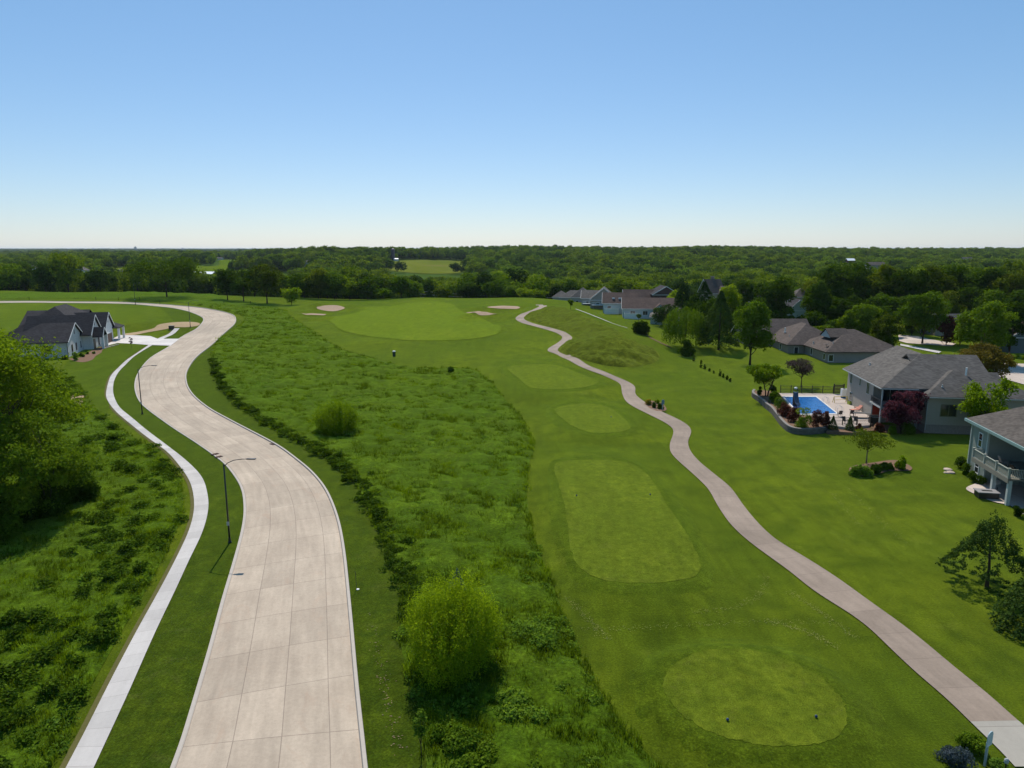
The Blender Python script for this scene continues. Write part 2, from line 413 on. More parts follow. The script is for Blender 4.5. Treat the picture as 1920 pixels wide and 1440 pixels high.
def ribbon(name, A, B, mat, off, cols=5, kind='structure', crown=0.0, thick=0.0):
    n = len(A); t = np.linspace(0, 1, cols); w = np.linalg.norm(B-A, axis=1); W = np.median(w)
    m = (A+B)/2; s = np.r_[0, np.cumsum(np.linalg.norm(np.diff(m, axis=0), axis=1))]
    V = A[:, None]*(1-t)[None, :, None] + B[:, None]*t[None, :, None]
    z = height(V[..., 0], V[..., 1]) + off + crown*(1-(2*t-1)**2)[None]
    z[:] = (height(m[:, 0], m[:, 1]) + off)[:, None]*.5 + z*.5 if thick else z
    uv = np.stack([np.broadcast_to(t*W, z.shape), np.broadcast_to(s[:, None], z.shape)], -1).reshape(-1, 2)
    V = np.concatenate([V, z[..., None]], 2).reshape(-1, 3)
    q = np.arange(n*cols).reshape(n, cols); Fc = np.stack([q[:-1, :-1], q[:-1, 1:], q[1:, 1:], q[1:, :-1]], -1).reshape(-1, 4)
    f0 = Fc[0]; 
    if np.cross(V[f0[1]][:2]-V[f0[0]][:2], V[f0[2]][:2]-V[f0[0]][:2]) < 0: Fc = Fc[:, ::-1]
    me = mesh_np(name, V, np.ascontiguousarray(Fc), mat, uv=uv, smooth_=True)
    return tag(link(bpy.data.objects.new(name, me)), kind=kind)
def side(line, d):                            # offset a polyline sideways
    t = np.gradient(line, axis=0); t /= np.linalg.norm(t, axis=1)[:, None] + 1e-9
    return line + np.c_[-t[:, 1], t[:, 0]]*d

# road edges, sidewalk and cart path as seen in the photograph, put back on the ground
RL = [(330,1440),(346,1396),(370,1315),(399,1214),(423,1122),(443,1053),(459,989),(462,949),(455,912),(432,878),(415,862),(370,830),(325,801),(282,770),(265,754),(257,737),(255,720),(260,702),(275,680),(300,661),(320,649),(345,630),(372,615),(382,603),(380,595),(360,586),(337,580),(300,575),(262,571.3),(212,569.2),(100,568),(0,568)]
RR = [(679,1440),(671,1360),(663,1280),(655,1180),(648,1100),(642,1040),(634,990),(622,950),(605,915),(580,885),(550,860),(520,838),(480,816),(425,787),(390,767),(365,747),(352,730),(347,714),(347.5,700),(355,685),(367,670),(390,652),(412,632),(435,612),(441,600),(435,591),(412,584),(375,577.5),(337,574),(300,571),(250,568),(175,566.2),(100,565.6),(0,565.4)]
SL = [(125,1440),(161,1371),(209,1275),(258,1182),(298,1110),(330,1049),(354,997),(364,957),(362,924),(354,900),(337,875),(312,847),(275,820),(240,792),(217,772),(202,752),(199,737),(205,712),(212,700),(230,682),(250,667),(275,650),(297,635),(327,616)]
SR = [(177,1440),(201,1388),(242,1299),(290,1190),(330,1106),(356,1049),(379,1001),(390,961),(390,932),(379,896),(350,865),(312,835),(275,807),(245,782),(225,765),(215,747),(212,730),(215,712),(225,695),(240,680),(262,662),(287,647),(310,634),(337,616)]
CL = [(1903,1440),(1868,1401),(1837,1374),(1813,1349),(1771,1308),(1720,1265),(1666,1214),(1627,1176),(1588,1148),(1526,1109),(1479,1071),(1440,1043),(1400,1013),(1368,982),(1345,948),(1328,918),(1302,892),(1275,868),(1258,850),(1256,833),(1262,815),(1261,804),(1245,792),(1215,777),(1178,757),(1167,740),(1163,721),(1148,712),(1109,696.5),(1075,681),(1044,665),(1026,657),(1044,644),(1054,635),(1051,629),(1036,622),(1005,613),(979,606),(967,599),(969,594),(979,588),(1000,580.6),(1011,574.5),(1004,571.5)]
CR_ = [(2010,1440),(1960,1398),(1920,1362),(1899,1347),(1872,1319),(1829,1284),(1782,1246),(1736,1207),(1689,1170),(1634,1131),(1572,1086),(1518,1051),(1463,1018),(1440,1000),(1420,980),(1395,950),(1370,915),(1340,890),(1310,865),(1294,845),(1290,828),(1296,812),(1292,800),(1272,787),(1240,772),(1210,755),(1192,740),(1191,726),(1182,718.6),(1166,711),(1138,699),(1106,687),(1086,674),(1070,666.6),(1046,656.5),(1062,643),(1073,635),(1070,630),(1057,622),(1031,614.5),(1005,608),(987,601.5),(982,596),(989,590),(1008,582),(1025,576),(1018,571.5)]

# mounds and raised tees
def mound(px, py, z, rx, ry, h, rot=0.0, Y=None):
    x, y = P(px, py, z) if Y is None else (PY(px, py, Y)[0], Y)
    MOUNDS.append((x, y, rx, ry, rot, h))
mound(1142, 664, 1.5, 12, 14, 3.8)
mound(1085, 608, 3.5, 12, 34, 3.6, R(12))
mound(1030, 588, 5.5, 12, 26, 1.6)
mound(1135, 632, 2.5, 10, 20, 1.2)
mound(610, 572, 6.4, 13, 9, 1.6)
mound(560, 583, 6.0, 9, 7, 1.0)
mound(940, 573, 6.4, 13, 8, 1.5)
mound(905, 584, 6.0, 9, 7, 1.2)
mound(720, 645, 2.4, 12, 10, .8)
T1P = [(1244,1285),(1250,1262),(1272,1241),(1305,1225),(1350,1217.5),(1400,1219),(1450,1229),(1500,1248),(1545,1277),(1575,1308),(1588,1340),(1584,1368),(1560,1388),(1515,1398),(1460,1400),(1400,1393),(1345,1379),(1300,1357),(1268,1330),(1250,1305)]
T2P = [(1040,885),(1041,870),(1060,864.5),(1110,862.5),(1160,865),(1195,875),(1222,900),(1245,938),(1277,985),(1303,1030),(1314,1060),(1308,1078),(1280,1088),(1230,1093),(1170,1093.5),(1120,1084),(1085,1063),(1070,1030),(1065,990),(1058,945),(1048,910)]
T3P = [(1040,770),(1055,762),(1095,757),(1135,762),(1160,776),(1181,798),(1176,807),(1145,812),(1105,811),(1075,800),(1055,786)]
T4P = [(950,691),(963,686),(992,683.5),(1031,683.5),(1057,688.7),(1086,700),(1119,714),(1119,719),(1096,726.5),(1057,730),(1018,730),(992,726),(974,711)]
BK = [[(590,577.5),(600,574),(615,572.5),(634,572.8),(648,577),(645,581),(625,585.5),(604,584)],
      [(562,588),(585,588.2),(612,589.6),(608,592),(590,592),(570,591)],
      [(871,587),(890,584),(910,585.5),(926,589),(942,589.5),(930,593.5),(898,594.5)],
      [(910,576),(937,573),(962,574),(978,577.5),(972,581.5),(950,582),(929,581)]]
pads = []
for tp, hh, kx in ((T1P, .45, .3), (T2P, .5, .4), (T3P, .5, .5), (T4P, .6, .5)):
    w = np.array([P(px, py, .5 if tp is not T4P else 1.4) for px, py in tp]); c = (w.max(0)+w.min(0))/2; r_ = (w.max(0)-w.min(0))/2
    pads.append((c[0], c[1], r_[0]*1.06, r_[1]*1.06, 0.0, hh, kx))
for b in BK:
    w = np.array([P(px, py, 6.2) for px, py in b]); c = (w.max(0)+w.min(0))/2; r_ = (w.max(0)-w.min(0))/2
    pads.append((c[0], c[1]+.5, r_[0]*1.0, r_[1]*1.0, 0.0, -.8, .35))
PADS += pads
MAT = MT
def gl(pts, n, ext=None):                     # open pixel line to smooth ground line
    w = G(pts)
    if ext is not None: w = np.vstack([w[0] + (w[0]-w[1])/np.linalg.norm(w[0]-w[1])*ext, w])
    return cr(w, n)
def gp(pts, n=None):
    w = G(pts); n = n or int(max(24, min(400, length(np.vstack([w, w[:1]]))/1.0))); return cr(w, n, True)

# ---------------------------------------------------------------- the ground sheet
def terrain():
    ys = [-60.0]
    while ys[-1] < 60000:
        y = ys[-1]; ys.append(y + (1.0 if y < 110 else 1.0 + (y-110)*.0085 if y < 420 else 3.6 + (y-420)*.03))
    ys = np.array(ys); sx = np.linspace(-1.0, 1.0, 321)
    Y, S_ = np.meshgrid(ys, sx, indexing='ij'); X = S_*(Y + 130)
    Z = height(X, Y); n, m = X.shape
    V = np.stack([X, Y, Z], -1).reshape(-1, 3); q = np.arange(n*m).reshape(n, m)
    Fc = np.stack([q[:-1, :-1], q[:-1, 1:], q[1:, 1:], q[1:, :-1]], -1).reshape(-1, 4)
    t = NT('ground_cover'); p = t.pos()
    # near: mown rough; beyond the crest: dark woodland floor
    big = t.noise(.045, 5, .6, p, .4); med = t.noise(.33, 5, .65, p, .3)
    c = t.mix(t.ramp(big, [(.35, 0), (.68, 1)]), (.050, .076, .004), (.090, .114, .005))
    c = t.mix(t.ramp(med, [(.36, .8), (.60, 0)]), c, (.032, .052, .003))
    c = t.mix(t.math('MULTIPLY', t.ramp(t.noise(.21, 6, .7, p, .8), [(.58, 0), (.72, 1)]), .35), c, (.15, .17, .02))
    c = t.mix(1.0, c, t.ramp(t.noise(7, 4, .7, p), [(.25, .45), (.5, .93), (.75, 1.65)]), 'MULTIPLY')
    far = t.n('MapRange', {'Value': t.n('SeparateXYZ', {0: p}).outputs[1], 1: 330., 2: 370., 3: 0., 4: 1.}).outputs[0]
    c = t.mix(far, c, (.020, .045, .008))
    st = t.noise(.9, 4, .6, t.pos((1, .16, 1)), .5); c = t.mix(1.0, c, t.ramp(st, [(.32, .84), (.68, 1.18)]), 'MULTIPLY')
    sheen(t.bsdf(c, .95, .0, t.bump(t.noise(9, 4, .7, p), .5, .08)))
    me = mesh_np('ground', V, Fc, t.m, smooth_=True)
    tag(link(bpy.data.objects.new('ground', me)), kind='structure')
terrain()

# ---------------------------------------------------------------- road with kerbs
rl, rr = gl(RL, 260, 30), gl(RR, 260, 30)
A, B = pair(rl, rr, 420)
A = np.vstack([A, A[-1] + (A[-1]-A[-3])*12]); B = np.vstack([B, B[-1] + (B[-1]-B[-3])*12])
ROAD = np.vstack([A, B[::-1]])
ribbon('road', A, B, MT['road'], .08, 9, crown=.05)
def kerb(name, line, off_out, h=.17, w=.2):
    # line: road edge; profile: gutter lip, face, top, back
    L0, L1, L2, L3 = line, side(line, off_out*.06), side(line, off_out*(.06+w)), side(line, off_out*(.1+w))
    z = height(line[:, 0], line[:, 1]); n = len(line)
    V = np.concatenate([np.c_[L0, z+.06], np.c_[L1, z+.06+h], np.c_[L2, z+.06+h], np.c_[L3, z-.05]])
    q = np.arange(4*n).reshape(4, n); Fc = np.stack([q[:-1, :-1], q[1:, :-1], q[1:, 1:], q[:-1, 1:]], -1).reshape(-1, 4)
    if off_out < 0: Fc = Fc[:, ::-1]
    me = mesh_np(name, V, np.ascontiguousarray(Fc), MT['kerb'])
    tag(link(bpy.data.objects.new(name, me)), kind='structure')
kerb('kerb_left', A, 1, .05); kerb('kerb_right', B, -1)
sl, sr = gl(SL, 200, 30), gl(SR, 200, 30)
SA, SB = pair(sl, sr, 300); WALK = np.vstack([SA, SB[::-1]])
ribbon('sidewalk_edge', side(SA, .35), SB, MT['edge'], .045, 4)
ribbon('sidewalk', SA, SB, MT['walk'], .10, 3)
cl, c2 = gl(CL, 240), gl(CR_, 240)
CA, CB = pair(cl, c2, 420); PATH = np.vstack([CA, CB[::-1]])
k = int(np.argmin(np.abs(CA[:, 1]-G1(1813, 1349)[1])))
ribbon('cart_path', CA[k:], CB[k:], MT['path'], .08, 4)
ribbon('cart_path_new', CA[:k+1], CB[:k+1], MT['pathnew'], .084, 4)

# ---------------------------------------------------------------- grass areas
va, vb = pair(SB, A[:int(len(A)*.80)], 200); ribbon('verge', va, vb, MT['verge'], .035, 9)
for k_, tp in enumerate((T1P, T2P, T3P, T4P)):
    w = gp(tp, 60); c = w.mean(0); d = w - c; q = c + d*(1 + 2.3/np.linalg.norm(d, axis=1))[:, None]; sheet('tee_collar', q, MT['collar'], .03, .7, depth_fn=lambda d: -.06*(1-smooth(d/.8)))
for i, tp in enumerate((T1P, T2P, T3P, T4P)):
    sheet('tee_turf', gp(tp, 130) + rng.normal(size=(130, 2))*.05, MT['tee'], .05, .8, edge=.09)
FW = [(613,596),(627,609),(642,620),(681,629),(746,636.6),(811,639),(877,636.6),(924,629),(939,620),(934,609),(908,599),(887,591),(866,584.5),(858,578),(845,570),(811,564.5),(772,568),(733,574),(689,575.5),(681,582),(655,589.7)]
sheet('fairway', gp(FW, 160), MT['fairway'], .08, 2.0)
ME = [(800,1440),(790,1345),(762,1262),(750,1185),(756,1110),(738,1062),(708,995),(682,935),(655,897),(612,862),(550,826),(490,792),(432,748),(402,705),(396,672),(410,640),(438,618),(456,604),(452,592),(425,584),(380,574),(345,568),(420,567),(490,571),(524,579),(546,594),(572,612),(606,635),(642,656),(694,671),(733,682),(772,689.5),(838,691),(887,694.5),(908,706),(938,738),(968,772),(992,810),(1001,840),(992,872),(988,930),(1000,1000),(1022,1062),(1052,1140),(1082,1222),(1122,1292),(1182,1382),(1240,1440)]
_w = G(ME); _b = G([(1240,1440),(1182,1382)]); _c = G([(800,1440),(790,1345)])
_w = np.vstack([_c[0] + (_c[0]-_c[1])*1.6, _w, _b[0] + (_b[0]-_b[1])*1.2])
MEADOW = cr(_w, 420, True)
_ml = G([(800,1440),(790,1345),(762,1262),(750,1185),(756,1110),(738,1062),(708,995),(682,935),(655,897),(612,862),(550,826),(490,792),(432,748),(402,705),(396,672),(410,640),(438,618),(456,604)])
_ml = cr(np.vstack([_ml[0] + (_ml[0]-_ml[1])*1.6, _ml]), 200); va, vb = pair(B[:int(len(B)*.72)], _ml, 200); ribbon('verge', side(va, -.3), vb, MT['verge'], .035, 9)
sheet('meadow', MEADOW, MT['meadow'], .06, 1.0, .28)
# left meadow: from the frame edge to the sidewalk
_lm = [G1(90,1440), G1(125,1371), G1(178,1275), G1(230,1182), G1(272,1110), G1(305,1049), G1(330,997), G1(342,957), G1(342,924), G1(334,900), G1(318,875), G1(294,850), G1(255,824), G1(215,797), G1(185,775), G1(160,745), G1(140,715), G1(95,690), G1(30,650), G1(-60,625)]
_lm = [(-24, 12)] + _lm + [(-170, 120), (-120, 60), (-60, 12)]
LMEADOW = cr(np.array(_lm), 300, True)
sheet('meadow', LMEADOW, MT['meadow'], .05, 1.1, .18)
M1P = [(1046,655),(1055,664),(1083,672),(1122,683),(1161,688),(1195,687.5),(1226,680),(1237,669),(1226,656),(1187,643),(1122,637),(1070,641)]
M2P = [(984,597),(995,586),(1027,576.5),(1057,577),(1086,588),(1122,603),(1161,622),(1172,628),(1124,634),(1078,632),(1060,621),(1018,609)]
sheet('mound_grass', gp(M1P, 120), MT['tallm'], .05, .8, .5)
sheet('mound_grass', gp(M2P, 160), MT['tallm'], .05, 1.2, .4)
for b in BK:
    w = gp(b, 60); c = w.mean(0); sheet('bunker_sand', c + (w-c)*[.9, .8] + [0, .6], MT['sand'], .10, .9)
_fb = G([(430,569),(400,553),(300,549.5),(130,550),(0,551)]); _fn = G([(0,560.5),(150,560.5),(262,563.5),(330,567),(385,572)]); sheet('back_field', cr(np.vstack([_fb, _fn]), 90, True), MT['meadow'], .12, 2.5, .3)
LAWN = [(150,742),(172,770),(196,782),(205,760),(196,742),(200,712),(212,697),(232,679),(250,663),(275,647),(262,640),(230,632),(200,642),(150,660),(120,690),(120,720)]
sheet('front_lawn', gp(LAWN, 120), MT['lawn'], .075, 1.4)
# ================================================================ foliage
def leaf_mat(name, dark, light, trans=.35, var=.35, ttint=(1.25, 1.25, .6)):
    t = NT(name); a = t.n('Attribute', attribute_name='v').outputs['Fac']
    rnd = t.n('ObjectInfo').outputs['Random']
    c = t.mix(t.ramp(a, [(0, 0), (1, 1)]), dark, light)
    c = t.mix(1.0, c, t.ramp(rnd, [(0, (1-var, 1-var*.9, 1-var)), (.5, (1, 1, 1)), (1, (1+var*.9, 1+var*.6, 1+var*.3))]), 'MULTIPLY')
    d = t.n('BsdfDiffuse', {'Color': c}); tc = t.mix(1.0, c, ttint, 'MULTIPLY')
    tr = t.n('BsdfTranslucent', {'Color': tc}); m = t.n('MixShader', {0: trans, 1: d.outputs[0], 2: tr.outputs[0]})
    t.t.links.new(m.outputs[0], t.out.inputs[0]); return t.m
LF = dict(
    mid=leaf_mat('leaf_green', (.055, .105, .009), (.125, .200, .015), .33),
    dark=leaf_mat('leaf_dark_green', (.036, .070, .008), (.082, .138, .012), .3),
    light=leaf_mat('leaf_light_green', (.095, .155, .010), (.205, .285, .015), .42),
    yellow=leaf_mat('leaf_yellow_green', (.110, .180, .009), (.235, .335, .013), .52),
    olive=leaf_mat('leaf_olive', (.062, .092, .008), (.130, .170, .014), .33),
    wood=leaf_mat('leaf_woodland', (.058, .110, .009), (.160, .245, .015), .27, .55),
    purple=leaf_mat('leaf_purple', (.060, .022, .030), (.150, .060, .075), .4, .1, (1.3, .8, .9)),
    bronze=leaf_mat('leaf_bronze', (.085, .070, .016), (.190, .145, .032), .4, .1),
    maroon=leaf_mat('leaf_maroon', (.060, .022, .016), (.130, .055, .035), .3, .2, (1.3, .8, .8)),
    needle=leaf_mat('needle_green', (.025, .050, .012), (.060, .105, .022), .25),
    blue=leaf_mat('needle_blue', (.050, .095, .075), (.110, .180, .150), .2, .1),
    grass=leaf_mat('blade_green', (.062, .120, .004), (.158, .235, .009), .5, .4),
    grassd=leaf_mat('blade_dark', (.045, .085, .005), (.110, .165, .009), .5, .4),
    weed=leaf_mat('weed_green', (.090, .165, .018), (.190, .300, .040), .45, .3),
    flower=leaf_mat('flower_violet', (.035, .055, .045), (.085, .11, .13), .3, .1, (1, 1, 1)),
    gold=leaf_mat('leaf_gold', (.22, .17, .02), (.42, .34, .04), .3, .1),
    woodd=leaf_mat('leaf_woodland_dark', (.026, .055, .009), (.080, .138, .014), .22, .45),
    woody=leaf_mat('leaf_woodland_pale', (.080, .125, .009), (.195, .265, .016), .3, .3),
    grey=leaf_mat('leaf_greyish', (.045, .034, .034), (.120, .085, .085), .2, .1),
)
BARK = plain('bark', (.060, .045, .034), .95, .1)
BARKL = plain('bark_grey', (.15, .125, .10), .95, .1)

def leaves(cent, nrm, size, r, bend=.25, aspect=.62, spread=.9):
    """rhombic leaf sprays at cent facing nrm -> V, F"""
    n = len(cent); q = nrm + r.normal(size=(n, 3))*spread; q /= np.linalg.norm(q, axis=1)[:, None] + 1e-9
    a = np.cross(q, r.normal(size=(n, 3))); a /= np.linalg.norm(a, axis=1)[:, None] + 1e-9; b = np.cross(q, a)
    s = (size*r.uniform(.6, 1.35, n))[:, None]
    V = np.stack([cent + a*s, cent + b*s*aspect + q*s*bend, cent - a*s, cent - b*s*aspect + q*s*bend*.6], 1).reshape(-1, 3)
    k = np.arange(n)[:, None]*4; return V, np.hstack([k, k+1, k+2, k+3])
def sph(n, r):
    v = r.normal(size=(n, 3)); return v/np.linalg.norm(v, axis=1)[:, None]
def crown_data(seed, h, w, base, n, leaf, shape='round', nclump=22, clump=.36, sprd=.6, jit=.10):
    """leaf cloud of a crown: height h, width w, lowest foliage at base"""
    r = np.random.default_rng(seed); rz = (h-base)/2; cz = base + rz; R_ = w/2; cc = []
    while len(cc) < nclump:
        d = sph(1, r)[0]; rad = r.uniform(.15, 1)**.45*(1.02 - clump*.85); p = d*rad
        if shape in ('round', 'oak'): k = 1.0 if p[2] > -.2 else 1.0
        elif shape == 'cone': k = (1 - (p[2]+1)/2*.85)*1.25; 
        elif shape == 'egg': k = 1.0 - .35*max(0, p[2]) 
        elif shape == 'vase': k = .65 + .35*(p[2]+1)/2*1.1
        elif shape == 'flat': k = 1.15 - .3*abs(p[2])
        else: k = 1.0
        c = np.array([p[0]*R_*k, p[1]*R_*k, cz + p[2]*rz])
        cc.append((c, clump*R_*r.uniform(.65, 1.25)*(k if shape == 'cone' else 1)))
    per = r.multinomial(n, np.array([c[1]**2 for c in cc])/sum(c[1]**2 for c in cc))
    Vc, Nn, cv = [], [], []
    for (c, cr_), k in zip(cc, per):
        d = sph(k, r); d[:, 2] = np.where(d[:, 2] < -.7, -d[:, 2]*.8, d[:, 2])
        rr = cr_*r.uniform(.35, 1.0, k)**.4; sq = np.array([r.uniform(.75, 1.3), r.uniform(.75, 1.3), min(1.0, .75*max(.6, rz/R_))*r.uniform(.7, 1.25)])
        lob = 1 + .22*np.sin(d[:, :1]*5 + c[0]*3) * np.sin(d[:, 1:2]*6 + c[1]*3); Vc.append(c + d*rr[:, None]*sq*lob + r.normal(size=(k, 3))*cr_*jit); Nn.append(d*.9 + [0, 0, .25])
        cv.append(np.clip(r.uniform(.15, .85) + r.normal(size=k)*.2, 0, 1))
    C = np.vstack(Vc); N = np.vstack(Nn); cv = np.concatenate(cv)
    C[:, 2] = np.maximum(C[:, 2], max(base, 0)*.8 + r.uniform(0, .3, len(C))) if base >= 0 else C[:, 2]
    q_ = np.percentile(np.hypot(C[:, 0], C[:, 1]), 97); kx = (w/2)/q_; zt = np.percentile(C[:, 2], 99.3); kz = (h-base)/(zt-base)
    C[:, :2] *= kx; C[:, 2] = base + (C[:, 2]-base)*kz
    V, Fc = leaves(C, N, leaf, r, spread=sprd); return V, Fc, np.repeat(cv, 4), [np.array([c[0]*kx, c[1]*kx, base + (c[2]-base)*kz]) for c, _ in cc]
def cone_data(seed, h, w, base, n, leaf, droop=.25, tiers=14):
    r = np.random.default_rng(seed); C, N, cv = [], [], []
    for k in range(n):
        t = r.uniform(0, 1)**1.25; z = base + (h-base)*t; tier = math.floor(t*tiers)/tiers
        rad = w*.64*(1-t)**.8*(0.66 + .38*abs(math.sin(tier*91.7+seed))) + .05
        a = r.uniform(0, 2*PI); a = a + .35*math.sin(a*5 + tier*40)
        q = r.uniform(.25, 1)**.5*rad
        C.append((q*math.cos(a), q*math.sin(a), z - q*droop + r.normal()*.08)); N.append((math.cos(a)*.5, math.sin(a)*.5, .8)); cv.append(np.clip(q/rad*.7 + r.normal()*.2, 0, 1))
    V, Fc = leaves(np.array(C), np.array(N), leaf, r, .1, .4, .5); return V, Fc, np.repeat(cv, 4), []
def weep_data(seed, h, w, base, n, leaf, strands=260, con=0):
    r = np.random.default_rng(seed); C = []; N = []; cv = []; per = n//strands
    for s in range(strands):
        a = r.uniform(0, 2*PI); q = r.uniform(.02 if con else .2, 1)**.6*w/2; top = h*(1 - (.38*(q/(w/2))**2.2 if not con else con*(q/(w/2))**.9))*r.uniform(.9, 1.0)
        L = (top-base)*(r.uniform(.45, 1.0) if not con else r.uniform(.15, .45)); v = r.uniform(.1, .9)
        for t in np.linspace(0, 1, per):
            C.append((q*math.cos(a)*(1+.06*t) + r.normal()*.12, q*math.sin(a)*(1+.06*t) + r.normal()*.12, top - L*t)); N.append((math.cos(a), math.sin(a), .9*(1-t))); cv.append(np.clip(v + r.normal()*.15, 0, 1))
    V, Fc = leaves(np.array(C), np.array(N), leaf, r, .1, .45, .6); return V, Fc, np.repeat(cv, 4), []
def shoot_data(seed, h, w, base, n, leaf, shoots=420):
    r = np.random.default_rng(seed); C, N, cv, per = [], [], [], n//shoots; tips = []
    for s in range(shoots):
        a = r.uniform(0, 6.28); q = r.uniform(0, 1)**.55*w/2*(1 + .12*math.sin(3*a + seed)); H_ = h*(1 - .42*(q/(w/2))**2.4)*r.uniform(.78, 1.03)*(1 + .07*math.sin(2*a + 1)); v = r.uniform(.2, .8)
        t = r.uniform(.02, 1, per)**.8; rad = q*(.62 + .38*t**.6); j = r.normal(size=(per, 3))*(.09 + .14*(1 - t[:, None]))*w/5
        P_ = np.c_[rad*math.cos(a), rad*math.sin(a), H_*t] + j; P_[:, 2] = np.maximum(P_[:, 2], .05)
        C.append(P_); N.append(np.c_[np.full(per, math.cos(a)), np.full(per, math.sin(a)), np.full(per, .7)]); cv.append(np.clip(v + r.normal(size=per)*.2, 0, 1))
        if s % 20 == 0: tips.append(np.array([q*.8*math.cos(a), q*.8*math.sin(a), H_*.8]))
    V, Fc = leaves(np.vstack(C), np.vstack(N), leaf, r, .15, .5, .9); return V, Fc, np.repeat(np.concatenate(cv), 4), tips
def trunk_mb(h, w, base, cc, seed, multi=1, rad=None, lim=14, lean=0):
    r = np.random.default_rng(seed + 99); m = MB(); rad = rad or max(.06, h*.018)
    for k in range(multi):
        a = r.uniform(0, 6.28); o = Vector((math.cos(a), math.sin(a), 0))*(0 if multi == 1 else w*.18)
        top = Vector((o.x*1.2 + r.normal()*.03*h, o.y*1.2 + r.normal()*.03*h, base + (h-base)*.55))
        p = [Vector((o.x*.15, o.y*.15, -.3)), Vector((o.x*.3, o.y*.3, base*.5)), Vector((o.x*.7, o.y*.7, base*1.0+.1)), top]
        m.tube(p, [rad*1.35, rad, rad*.75, rad*.3], 8)
        for c in cc[k::multi][:lim]:
            s = p[2].lerp(p[3], r.uniform(0, .8)) if r.uniform() < .7 else p[1].lerp(p[2], r.uniform(.6, 1))
            c = Vector(c); mid = s.lerp(c, .5) + Vector((r.normal()*.03*w, r.normal()*.03*w, -.02*h))
            m.tube([s, mid, s.lerp(c, 1.0)], [rad*.42, rad*.25, rad*.08], 5)
    return m
def tree_mesh(kind, seed, h, w, base, n, leaf, shape='round', **kw):
    tr = {k: kw.pop(k) for k in ('multi', 'rad', 'lim') if k in kw}
    fn = {'broad': crown_data, 'cone': cone_data, 'weep': weep_data, 'shoot': shoot_data}[kind]
    V, Fc, cv, cc = fn(seed, h, w, base, n, leaf, shape, **kw) if kind == 'broad' else fn(seed, h, w, base, n, leaf, **kw)
    return V, Fc, cv, cc, tr
def make_tree(name, x, y, h, w, label, kind='broad', seed=1, base=None, n=4000, leaf=.3, mat='mid', cat='tree', group=None, shape='round', bark=None, z=None, rz=None, **kw):
    base = h*.18 if base is None else base
    if cat == 'shrub' and kind == 'broad': base = -.45*h; n = int(n*1.4)
    V, Fc, cv, cc, tr = tree_mesh(kind, seed, h, w, base, n, leaf, shape, **kw)
    if cat == 'shrub' and kind == 'broad': V[:, 2] = np.abs(V[:, 2])
    e = empty(name, (x, y, (hz(x, y) if z is None else z) - .05), random.uniform(0, 6.28) if rz is None else rz, label, cat, group)
    link(bpy.data.objects.new('crown', mesh_np('crown', V, Fc, LF[mat], col=cv)), e)
    if cat in ('tree',):
        if kind == 'cone': m = MB(); m.tube([(0,0,-.3), (0,0,h*.5), (0,0,h*.96)], [h*.018+.03, h*.012, .02], 7)
        else: m = trunk_mb(h, w, base, cc, seed, **tr)
        m.build('trunk', bark or BARK, e, True)
    return e
def tree_px(name, bx, by, top, wpx, label, **kw):
    """tree standing at a ground pixel, sized from the photograph"""
    Y = kw.pop('Y', None); zb = kw.pop('zb', None)
    if zb is not None:
        x, y = P(bx, by, zb); zt = PY(bx, top, y)[1]; return make_tree(name, x, y, max(.5, zt-zb), wpx/F*math.hypot(y, 26), label, z=zb, **kw)
    if Y is None: x, y = G1(bx, by)
    else: y = Y; x = PY(bx, by, Y)[0]
    zt = PY(bx, top, y)[1]; zg = hz(x, y); h = max(.6, zt - zg); w = wpx/F*math.hypot(y, 26)*1.0
    return make_tree(name, x, y, h, w, label, **kw)

# ---------------------------------------------------------------- woodland: shared meshes
WOODM = []
for s in range(7):
    h = [14, 16, 13, 15, 17, 12, 14.5][s]; w = [13, 12, 15, 11, 14, 12, 10][s]
    V, Fc, cv, cc = crown_data(40+s, h, w, h*.05, 1700, .62, 'egg' if s % 2 else 'round', 18, clump=.45, sprd=.4)
    m = trunk_mb(h, w, h*.12, cc, s, lim=5); tv = np.array(m.v); nb = len(V)
    me = mesh_np('woodland_tree', np.vstack([V, tv]), [list(f) for f in Fc] + [[i+nb for i in f] for f in m.f], [LF[('wood', 'woodd', 'wood', 'woodd', 'woody', 'woodd', 'wood')[s]], BARK],
                 col=np.r_[cv, np.zeros(len(tv))], mi=[0]*len(Fc) + [1]*len(m.f))
    WOODM.append(me)
FARM_ = []
for s in range(5):
    V, Fc, cv, cc = crown_data(70+s, 13+s*.8, 14+s*.7, .5, 620, 1.1, 'round', 12, clump=.5, sprd=.35)
    FARM_.append(mesh_np('far_tree', V, Fc, LF[('wood', 'woodd', 'woodd', 'wood', 'woody')[s]], col=cv))
GROVE = []
for s in range(3):
    r = np.random.default_rng(s); VV, FF, cc_, b = [], [], [], 0
    for k in range(26):
        V, Fc, cv, _ = crown_data(200+k+50*s, r.uniform(10, 16), r.uniform(10, 15), .3, 130, 2.0, 'round', 6, clump=.5)
        V[:, :2] += r.uniform(-32, 32, 2); VV.append(V); FF.append(Fc + b); cc_.append(cv*.5 + r.uniform(0, .5)); b += len(V)
    GROVE.append(mesh_np('far_grove', np.vstack(VV), np.vstack(FF), LF[('wood', 'woodd', 'woodd')[s]], col=np.concatenate(cc_)))

